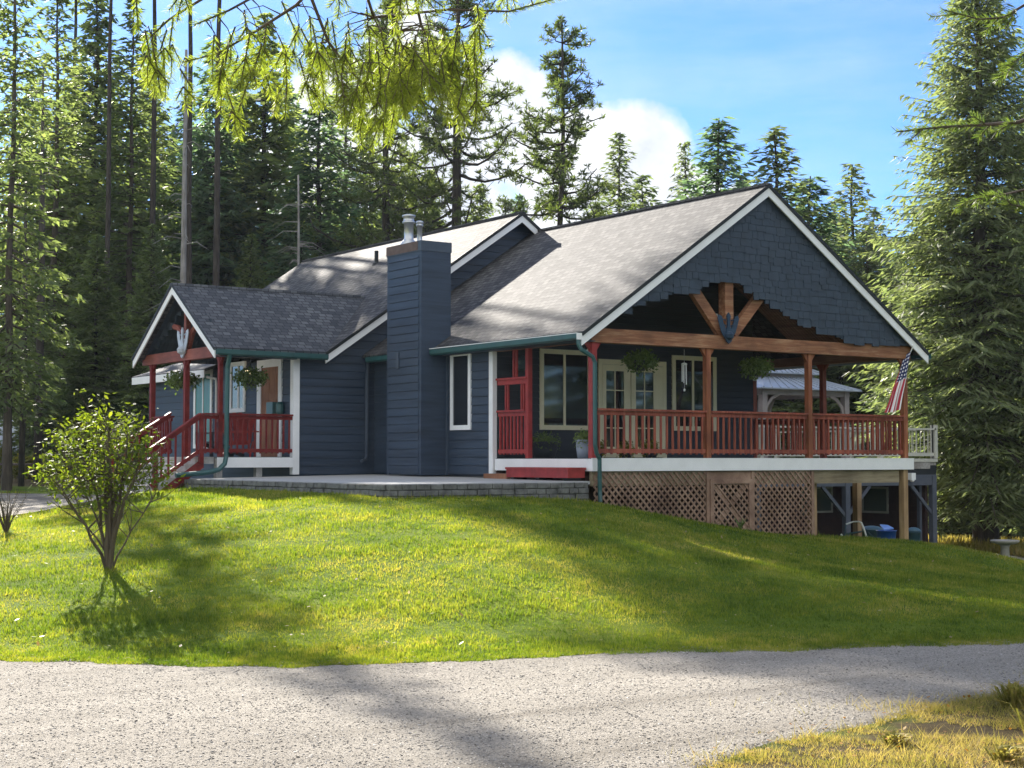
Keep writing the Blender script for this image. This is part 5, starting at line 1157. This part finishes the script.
# twiggy bare shrub at the left edge
X, Y = bear(8, 24.5); t = MB(); q = random.Random(12)
for k in range(26):
    a = q.uniform(0,6.28); L = q.uniform(.2,.45); h_ = q.uniform(.3,.85); e = (L*math.cos(a), L*math.sin(a), h_); t.tube([(0,0,-.05),(e[0]*.35,e[1]*.35,h_*.5),e], [.010,.006,.002], 4, False)
    for j in range(4): s = q.uniform(.4,1); t.tube([(e[0]*s,e[1]*s,h_*s),(e[0]*s+q.uniform(-.15,.15),e[1]*s+q.uniform(-.15,.15),h_*s+q.uniform(0,.18))], [.004,.0015], 3, False)
o = t.build('bare_shrub', M['stem']); o.location = (X,Y,ground_at(X,Y)); tag(o, 'small leafless twiggy shrub on the lawn at the left edge', 'shrub')
# weed by the lattice
X, Y = bear(740, 28.5); t = MB(); q = random.Random(2)
for k in range(9): a = q.uniform(0,6.28); t.prism([(0,0,.02),(.03*math.cos(a)+.02,.03*math.sin(a),.12),(.13*math.cos(a),.13*math.sin(a),.24),(.05*math.cos(a)-.02,.05*math.sin(a),.12)], (.002,.002,0))
o = t.build('weed', M['basket']); o.location = (X,Y,ground_at(X,Y)); tag(o, 'single pale-leaved weed on the lawn below the lattice gate', 'weed')
# near verge plants and rocks
q = random.Random(31)
for i, (px, d_, rad_, hh) in enumerate(((1012,12.6,.24,.21),(1044,11.4,.3,.24),(1000,10.4,.2,.10),(890,11.0,.16,.08))):
    X, Y = bear(px, d_); t = empty('weed_clump', (X,Y,ground_at(X,Y)), 'tall yellow-green weed clump on the near verge' if hh > .2 else 'low yellow weed on the near road verge', 'weed', 'tall weeds on the verge' if hh > .2 else 'low weeds on the verge')
    n = 260 if hh > .2 else 120; qn = np.random.RandomState(i+90); a = qn.uniform(0, 6.28, n); l = rad_*qn.uniform(.3, 1, n); w_ = .006; h2 = hh*qn.uniform(.4, 1, n)
    B_ = np.c_[qn.normal(0, rad_*.2, n), qn.normal(0, rad_*.2, n), np.zeros(n)]; Ml = B_+np.c_[np.cos(a)*l*.5, np.sin(a)*l*.5, h2*.9]; Tp = B_+np.c_[np.cos(a)*l, np.sin(a)*l, h2]; Pn = np.c_[-np.sin(a), np.cos(a), np.zeros(n)]*w_
    npmesh('blades', np.stack([B_-Pn, Ml-Pn*1.4, Tp, Ml+Pn*1.4, B_+Pn], 1).reshape(-1, 3), 5, M['dry'], t)
qn = np.random.RandomState(55); n = 900; r = qn.uniform(.9, 6.2, n); d = near_e(r)-qn.uniform(-.3, 4, n); ok = (d > 8.2); r, d = r[ok], d[ok]; n = len(r)
X, Y = cwa(r, d); Z = gz(r, d); T = qn.normal(0, 1, (n, 3)); T[:, 2] = np.abs(T[:, 2])*.25; T /= np.linalg.norm(T, axis=1)[:, None]; U = np.cross(T, [0,0,1.]); U /= np.linalg.norm(U, axis=1)[:, None]; C = np.c_[X, Y, Z+.03+.03*qn.uniform(0, 1, n)]; L = qn.uniform(.02, .05, (n, 1))
M['dead_leaf'] = foliage_mat('dead_leaves', [(.16,.05,.02), (.35,.18,.03), (.5,.36,.08)], .3, (1.2,1,.5))
o = npmesh('fallen_leaves', np.stack([C, C+T*L*.5+U*L*.3, C+T*L, C+T*L*.5-U*L*.3], 1).reshape(-1, 3), 4, M['dead_leaf']); tag(o, 'scattered orange and yellow dead leaves on the near verge', 'leaves', kind='stuff')

qn = np.random.RandomState(66); n = 330; d = 15.6+18*qn.uniform(0, 1, n)**1.4; r = qn.uniform(-1, 1, n)*(.33*d); X, Y = cwa(r, d); ok = (d > far_e(r)+.1) & ~inhouse(X, Y); r, d, X, Y = r[ok], d[ok], X[ok], Y[ok]; n = len(r)
T = qn.normal(0, 1, (n, 3)); T[:, 2] = np.abs(T[:, 2])*.3; T /= np.linalg.norm(T, axis=1)[:, None]; U = np.cross(T, [0,0,1.]); U /= np.linalg.norm(U, axis=1)[:, None]; C = np.c_[X, Y, gz(r, d)+.045]; L = qn.uniform(.03, .075, (n, 1))
M['lawn_leaf'] = foliage_mat('pale_fallen_leaves', [(.14,.08,.03), (.34,.26,.12), (.55,.5,.38)], .3, (1.1,1,.7))
o = npmesh('lawn_litter', np.stack([C, C+T*L*.5+U*L*.3, C+T*L, C+T*L*.5-U*L*.3], 1).reshape(-1, 3), 4, M['lawn_leaf']); tag(o, 'small pale fallen leaves scattered over the lawn', 'leaves', kind='stuff')
# ------------------------------------------------------------------ overhanging fir boughs near the photographer
def P3(px, py, d):                      # a point at column px, row py, d metres away
    r_ = (px-512)/1564.7*d; X, Y = cw(r_, d); return np.array((X, Y, CAM[2]+(458.5-py)/1564.7*d))
def needles(twigs, seed, L0=.026, w=.0008, per=1300):
    q = np.random.RandomState(seed); out = []
    for pts in twigs:
        pts = np.array(pts); seg = np.linalg.norm(np.diff(pts, axis=0), axis=1); tot = seg.sum(); n = int(tot*per); s = np.sort(q.uniform(0, tot, n)); cs = np.r_[0, np.cumsum(seg)]
        i = np.clip(np.searchsorted(cs, s)-1, 0, len(seg)-1); u = (s-cs[i])/seg[i]; C = pts[i]+(pts[i+1]-pts[i])*u[:, None]; t = (pts[i+1]-pts[i])/seg[i][:, None]
        a = q.normal(0, 1, (n, 3)); a -= (a*t).sum(1)[:, None]*t; a /= np.linalg.norm(a, axis=1)[:, None]
        D = a+t*.95; D /= np.linalg.norm(D, axis=1)[:, None]; U = np.cross(D, q.normal(0, 1, (n, 3))); U /= np.linalg.norm(U, axis=1)[:, None]; L = L0*q.uniform(.7, 1.15, (n, 1))
        out.append(np.stack([C-U*w*.6, C+D*L*.6-U*w, C+D*L, C+D*L*.6+U*w, C+U*w*.6], 1).reshape(-1, 3))
    return np.concatenate(out)
def bough_tree(trunk_rd, limbs, twigs, label, fm, seed, wood):
    X, Y = cw(*trunk_rd); z = ground_at(X, Y); t = empty('fir_tree', (X,Y,z), label, 'tree'); org = np.array((X, Y, z))
    b = MB(); b.tube([(0,0,-.4),(0,0,1.5),(.05,0,4),(0,0,9),(0,0,14)], [.26,.2,.17,.1,.02], 12); b.build('trunk', M['bark'], t, True)
    b = MB()
    for pts, r0 in limbs: n = len(pts); b.tube([tuple(p-org) for p in pts], [r0*(1-.75*i/(n-1)) for i in range(n)], 7, False)
    for pts in twigs: n = len(pts); b.tube([tuple(np.array(p)-org) for p in pts], [.0028-.0016*i/(n-1) for i in range(n)], 4, False)
    b.build('bough', wood, t, True)
    npmesh('needles', needles([[np.array(p)-org for p in tw] for tw in twigs], seed), 5, M[fm], t); return t
ENV = [(128,60),(145,95),(165,108),(187,128),(200,120),(215,115),(240,145),(262,118),(285,122),(305,118),(330,105),(350,138),(370,150),(400,135),(430,110),(455,128),(470,140),(500,70),(550,40),(600,15)]
ex, ey = zip(*ENV)
T0 = np.array((*cw(-3.4,2.6), 2.7))
l1 = [T0, P3(60,-260,3.6), P3(330,-120,4.2), P3(372,12,4.6), P3(448,4,4.7), P3(509,6,4.8), P3(580,-14,5.0)]
l2 = [T0+np.array((0,0,-.1)), P3(150,-230,3.8), P3(350,-60,4.4), P3(293,0,4.5), P3(250,28,4.5), P3(214,49,4.5), P3(180,58,4.5)]
l3 = [T0, P3(200,-200,3.9), P3(300,-30,4.4), P3(326,37,4.5), P3(345,62,4.5), P3(364,84,4.5)]
l4 = [T0, P3(100,-230,3.8), P3(250,-50,4.3), P3(200,-8,4.4), P3(165,14,4.4), P3(138,40,4.4)]
l5 = [T0, P3(200,-230,4.0), P3(400,-70,4.6), P3(420,20,4.7), P3(440,60,4.7), P3(452,95,4.7)]
l6 = [T0, P3(200,-230,4.0), P3(380,-70,4.3), P3(395,10,4.4), P3(400,60,4.4), P3(392,100,4.4)]
l7 = [T0, P3(200,-230,4.0), P3(340,-70,4.3), P3(270,-20,4.3), P3(225,5,4.3), P3(190,20,4.3)]
limbs = [(l, .008) for l in (l1,l2,l3,l4,l5,l6,l7)]
q = np.random.RandomState(17); twigs = []; lp = []
for l in (l1,l2,l3,l4,l5,l6,l7):
    for i in range(2, len(l)-1):
        for u in np.linspace(0, 1, 7)[:-1]: lp.append((l[i]*(1-u)+l[i+1]*u))
    twigs.append([l[-2], l[-1]])
lp = np.array(lp)
def pix(p):
    a = p[0]-CAM[0]; b_ = p[1]-CAM[1]; r_ = a*math.cos(YAW)-b_*math.sin(YAW); d_ = a*math.sin(YAW)+b_*math.cos(YAW); return 512+1564.7*r_/d_, 458.5-1564.7*(p[2]-CAM[2])/d_, d_
cnt = 0
while cnt < 122:
    px = q.uniform(128, 590) if q.uniform() < .55 else q.uniform(310, 480); e = np.interp(px, ex, ey)
    yb = e-abs(q.normal(0, 34)) if q.uniform() < .75 else q.uniform(-10, e)
    if px > 490 and q.uniform() < .5: continue
    if yb < -5: continue
    ln = q.uniform(38, 66); d_ = q.uniform(4.1, 4.9); tilt = q.normal(-6 if px < 300 else 0, 10)
    tip = P3(px, yb, d_); top = P3(px-tilt, yb-ln, d_+q.normal(0, .05)); mid = (tip+top)/2+np.array((q.normal(0, .008), q.normal(0, .008), 0)); mid2 = top*.3+tip*.7
    near = lp[np.argmin(((lp-top)**2).sum(1)+(lp[:, 2] < top[2]-.01)*.3)]
    if np.linalg.norm(near-top) > .24: continue
    twigs.append([top, mid, mid2, tip]); cnt += 1
    limbs.append(([near, (near+top)/2+np.array((0,0,.02)), top], .0024))
    if q.uniform() < .7:      # side twiglets
        for sg in (-1, 1):
            s0 = top*.55+tip*.45; twigs.append([s0, s0+(tip-top)*.33+np.array((math.cos(YAW), -math.sin(YAW), 0))*sg*.028])
bough_tree((-3.4,2.6), limbs, twigs, 'fir whose sunlit yellow-green boughs hang into the top of the view', 'near_fir', 4, M['stem'])
# right-hand boughs
T1 = np.array((*cw(3.6,3.4), 1.6))
tw = []; lim = []
def bough(pts, r0, n, ln, seed, spread=1.0, both=True):
    q = np.random.RandomState(seed); pts = [np.array(p) for p in pts]; lim.append((pts, r0)); tw.append(pts[-3:])
    for k in range(n):
        s = q.uniform(.0, 1)*(len(pts)-2)+1; i = min(len(pts)-2, int(s)); p = pts[i]+(pts[i+1]-pts[i])*(s-i); t = pts[i+1]-pts[i]; t /= np.linalg.norm(t); sg = q.choice((-1, 1)); sd = np.cross(t, [0,0,1.]); sd /= np.linalg.norm(sd)
        e = p+(t*.7+sd*sg*.6*spread+np.array((0,0,q.normal(-.25,.25))))*ln*q.uniform(.5, 1.1); tw.append([p, e])
bough([T1, P3(1100,90,4.2), P3(1024,119,4.4), P3(985,122,4.4), P3(945,124,4.4), P3(900,129,4.4)], .008, 9, .07, 2)
bough([T1, P3(1100,-30,4.3), P3(1030,0,4.4), P3(1010,12,4.4), P3(985,14,4.4), P3(948,4,4.4)], .006, 8, .09, 3)
bough([T1, P3(1100,160,4.3), P3(1040,185,4.4), P3(1010,192,4.4), P3(985,196,4.4), P3(970,200,4.4)], .005, 10, .05, 4)
bough([T1, P3(1110,190,4.2), P3(1050,200,4.3), P3(1030,205,4.3), P3(1015,203,4.3), P3(1006,196,4.3)], .005, 8, .05, 5)
bough([T1, P3(1110,-60,4.2), P3(1060,-30,4.3), P3(1040,20,4.3), P3(1030,50,4.3), P3(1012,62,4.3)], .006, 9, .08, 6)
bough_tree((3.6,3.4), lim, tw, 'fir whose sparse twigs reach in from the right edge', 'near_dark', 6, M['bark'])

# ------------------------------------------------------------------ air
hz = MB(); hz.box(-260, -260, -12, 300, 320, 42); o = hz.build('haze', M['black']); o['kind'] = 'stuff'; o['label'] = 'thin pale haze in the air between the trees'
hm = bpy.data.materials.new('haze_air'); hm.use_nodes = True; n_ = hm.node_tree; n_.nodes.clear(); out = n_.nodes.new('ShaderNodeOutputMaterial'); pv = n_.nodes.new('ShaderNodeVolumePrincipled')
pv.inputs['Color'].default_value = (.85,.92,1,1); pv.inputs['Density'].default_value = .00018; pv.inputs['Anisotropy'].default_value = 0
n_.links.new(pv.outputs[0], out.inputs['Volume']); o.data.materials.clear(); o.data.materials.append(hm)
# ------------------------------------------------------------------ sky, sun, camera
SUN_AZ, SUN_EL = R(12.5), R(26)      # azimuth from +Y towards +X
W = bpy.data.worlds.new('World'); S.world = W; W.use_nodes = True; nt = W.node_tree; bg = nt.nodes['Background']
sky = N(nt, 'ShaderNodeTexSky', sky_type='NISHITA'); sky.sun_disc = False; sky.sun_elevation = SUN_EL; sky.sun_rotation = SUN_AZ; sky.altitude = 700; sky.air_density = 1.0; sky.dust_density = .3; sky.ozone_density = 2.0
tc = nt.nodes.new('ShaderNodeTexCoord'); nz = N(nt, 'ShaderNodeTexNoise', Scale=9, Detail=8, Roughness=.6); nt.links.new(tc.outputs['Generated'], nz.inputs['Vector'])
def cdir(px, py):
    r_ = (px-512)/1564.7; z_ = (458.5-py)/1564.7; x, y = r_*math.cos(YAW)+math.sin(YAW), -r_*math.sin(YAW)+math.cos(YAW); v = np.array((x, y, z_)); return v/np.linalg.norm(v)
prev = None
for px, py, rd in ((635,165,62),(590,150,50),(670,195,45),(560,200,50),(500,130,70),(430,190,80),(480,230,60),(350,100,60),(400,40,50),(600,230,60),(708,185,16),(745,200,20),(300,180,60)):
    vm = N(nt, 'ShaderNodeVectorMath', operation='DISTANCE'); nt.links.new(tc.outputs['Generated'], vm.inputs[0]); vm.inputs[1].default_value = tuple(cdir(px, py))
    dv = N(nt, 'ShaderNodeMath', operation='DIVIDE'); nt.links.new(vm.outputs['Value'], dv.inputs[0]); dv.inputs[1].default_value = rd/1564.7
    if prev is None: prev = dv.outputs[0]
    else: mn = N(nt, 'ShaderNodeMath', operation='SMOOTH_MIN'); nt.links.new(prev, mn.inputs[0]); nt.links.new(dv.outputs[0], mn.inputs[1]); mn.inputs[2].default_value = .25; prev = mn.outputs[0]
for az_, el_, rd in ((150,35,.55),(190,25,.5),(230,40,.6),(265,30,.45),(110,35,.4),(200,70,.5)):  # unseen cloud patches behind the camera, added to raise the fill light
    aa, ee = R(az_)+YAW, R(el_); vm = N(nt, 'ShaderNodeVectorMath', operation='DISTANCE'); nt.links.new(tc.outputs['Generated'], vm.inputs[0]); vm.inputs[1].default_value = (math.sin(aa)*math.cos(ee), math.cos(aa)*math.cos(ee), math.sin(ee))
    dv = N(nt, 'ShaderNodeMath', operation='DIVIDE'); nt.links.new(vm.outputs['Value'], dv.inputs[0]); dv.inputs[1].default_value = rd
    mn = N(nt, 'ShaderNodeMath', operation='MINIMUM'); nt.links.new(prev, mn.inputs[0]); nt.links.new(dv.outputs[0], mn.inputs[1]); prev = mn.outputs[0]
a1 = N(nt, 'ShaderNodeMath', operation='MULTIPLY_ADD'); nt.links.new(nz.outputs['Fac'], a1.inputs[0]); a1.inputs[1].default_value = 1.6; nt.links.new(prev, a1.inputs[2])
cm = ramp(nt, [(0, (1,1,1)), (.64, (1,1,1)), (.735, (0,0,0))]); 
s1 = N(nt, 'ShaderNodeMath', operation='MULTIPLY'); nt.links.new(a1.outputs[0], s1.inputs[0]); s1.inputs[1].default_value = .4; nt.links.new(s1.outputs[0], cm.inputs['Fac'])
n3 = N(nt, 'ShaderNodeTexNoise', Scale=14, Detail=6, Roughness=.6); nt.links.new(tc.outputs['Generated'], n3.inputs['Vector'])
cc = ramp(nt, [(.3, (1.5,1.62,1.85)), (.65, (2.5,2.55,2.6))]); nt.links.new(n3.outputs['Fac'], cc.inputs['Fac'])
wz = N(nt, 'ShaderNodeTexNoise', Scale=3, Detail=7, Roughness=.6); mp = N(nt, 'ShaderNodeMapping'); mp.inputs['Scale'].default_value = (1,1,5); nt.links.new(tc.outputs['Generated'], mp.inputs['Vector']); nt.links.new(mp.outputs[0], wz.inputs['Vector'])
wr = ramp(nt, [(.45, (0,0,0)), (.8, (.35,.35,.35))]); nt.links.new(wz.outputs['Fac'], wr.inputs['Fac'])
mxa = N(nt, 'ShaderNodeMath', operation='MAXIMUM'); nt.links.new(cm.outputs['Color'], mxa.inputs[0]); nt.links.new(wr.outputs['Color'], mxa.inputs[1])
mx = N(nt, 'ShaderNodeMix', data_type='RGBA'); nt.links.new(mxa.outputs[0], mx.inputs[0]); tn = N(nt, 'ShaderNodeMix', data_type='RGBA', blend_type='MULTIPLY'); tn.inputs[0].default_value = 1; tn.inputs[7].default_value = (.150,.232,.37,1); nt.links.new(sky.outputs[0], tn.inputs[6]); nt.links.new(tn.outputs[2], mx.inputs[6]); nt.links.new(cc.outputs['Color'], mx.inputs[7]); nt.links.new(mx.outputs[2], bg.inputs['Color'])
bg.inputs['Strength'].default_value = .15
L = bpy.data.lights.new('sun', 'SUN'); L.energy = 5.0; L.angle = R(.5); L.color = (1,.93,.82); so = bpy.data.objects.new('sun', L); COL.objects.link(so)
so.rotation_euler = (math.pi/2-SUN_EL, 0, math.pi-SUN_AZ)
cam = bpy.data.cameras.new('camera'); cam.sensor_width = 36; cam.lens = 1564.742/1024*36; cam.clip_start = .1; cam.clip_end = 3000
co = bpy.data.objects.new('camera', cam); COL.objects.link(co); co.location = CAM; co.rotation_euler = (math.pi/2+PITCH, 0, -YAW); S.camera = co
S.view_settings.view_transform = 'Standard'; S.view_settings.look = 'None'; S.view_settings.exposure = 1.88; S.view_settings.gamma = 1
S.render.resolution_x, S.render.resolution_y = 1024, 768
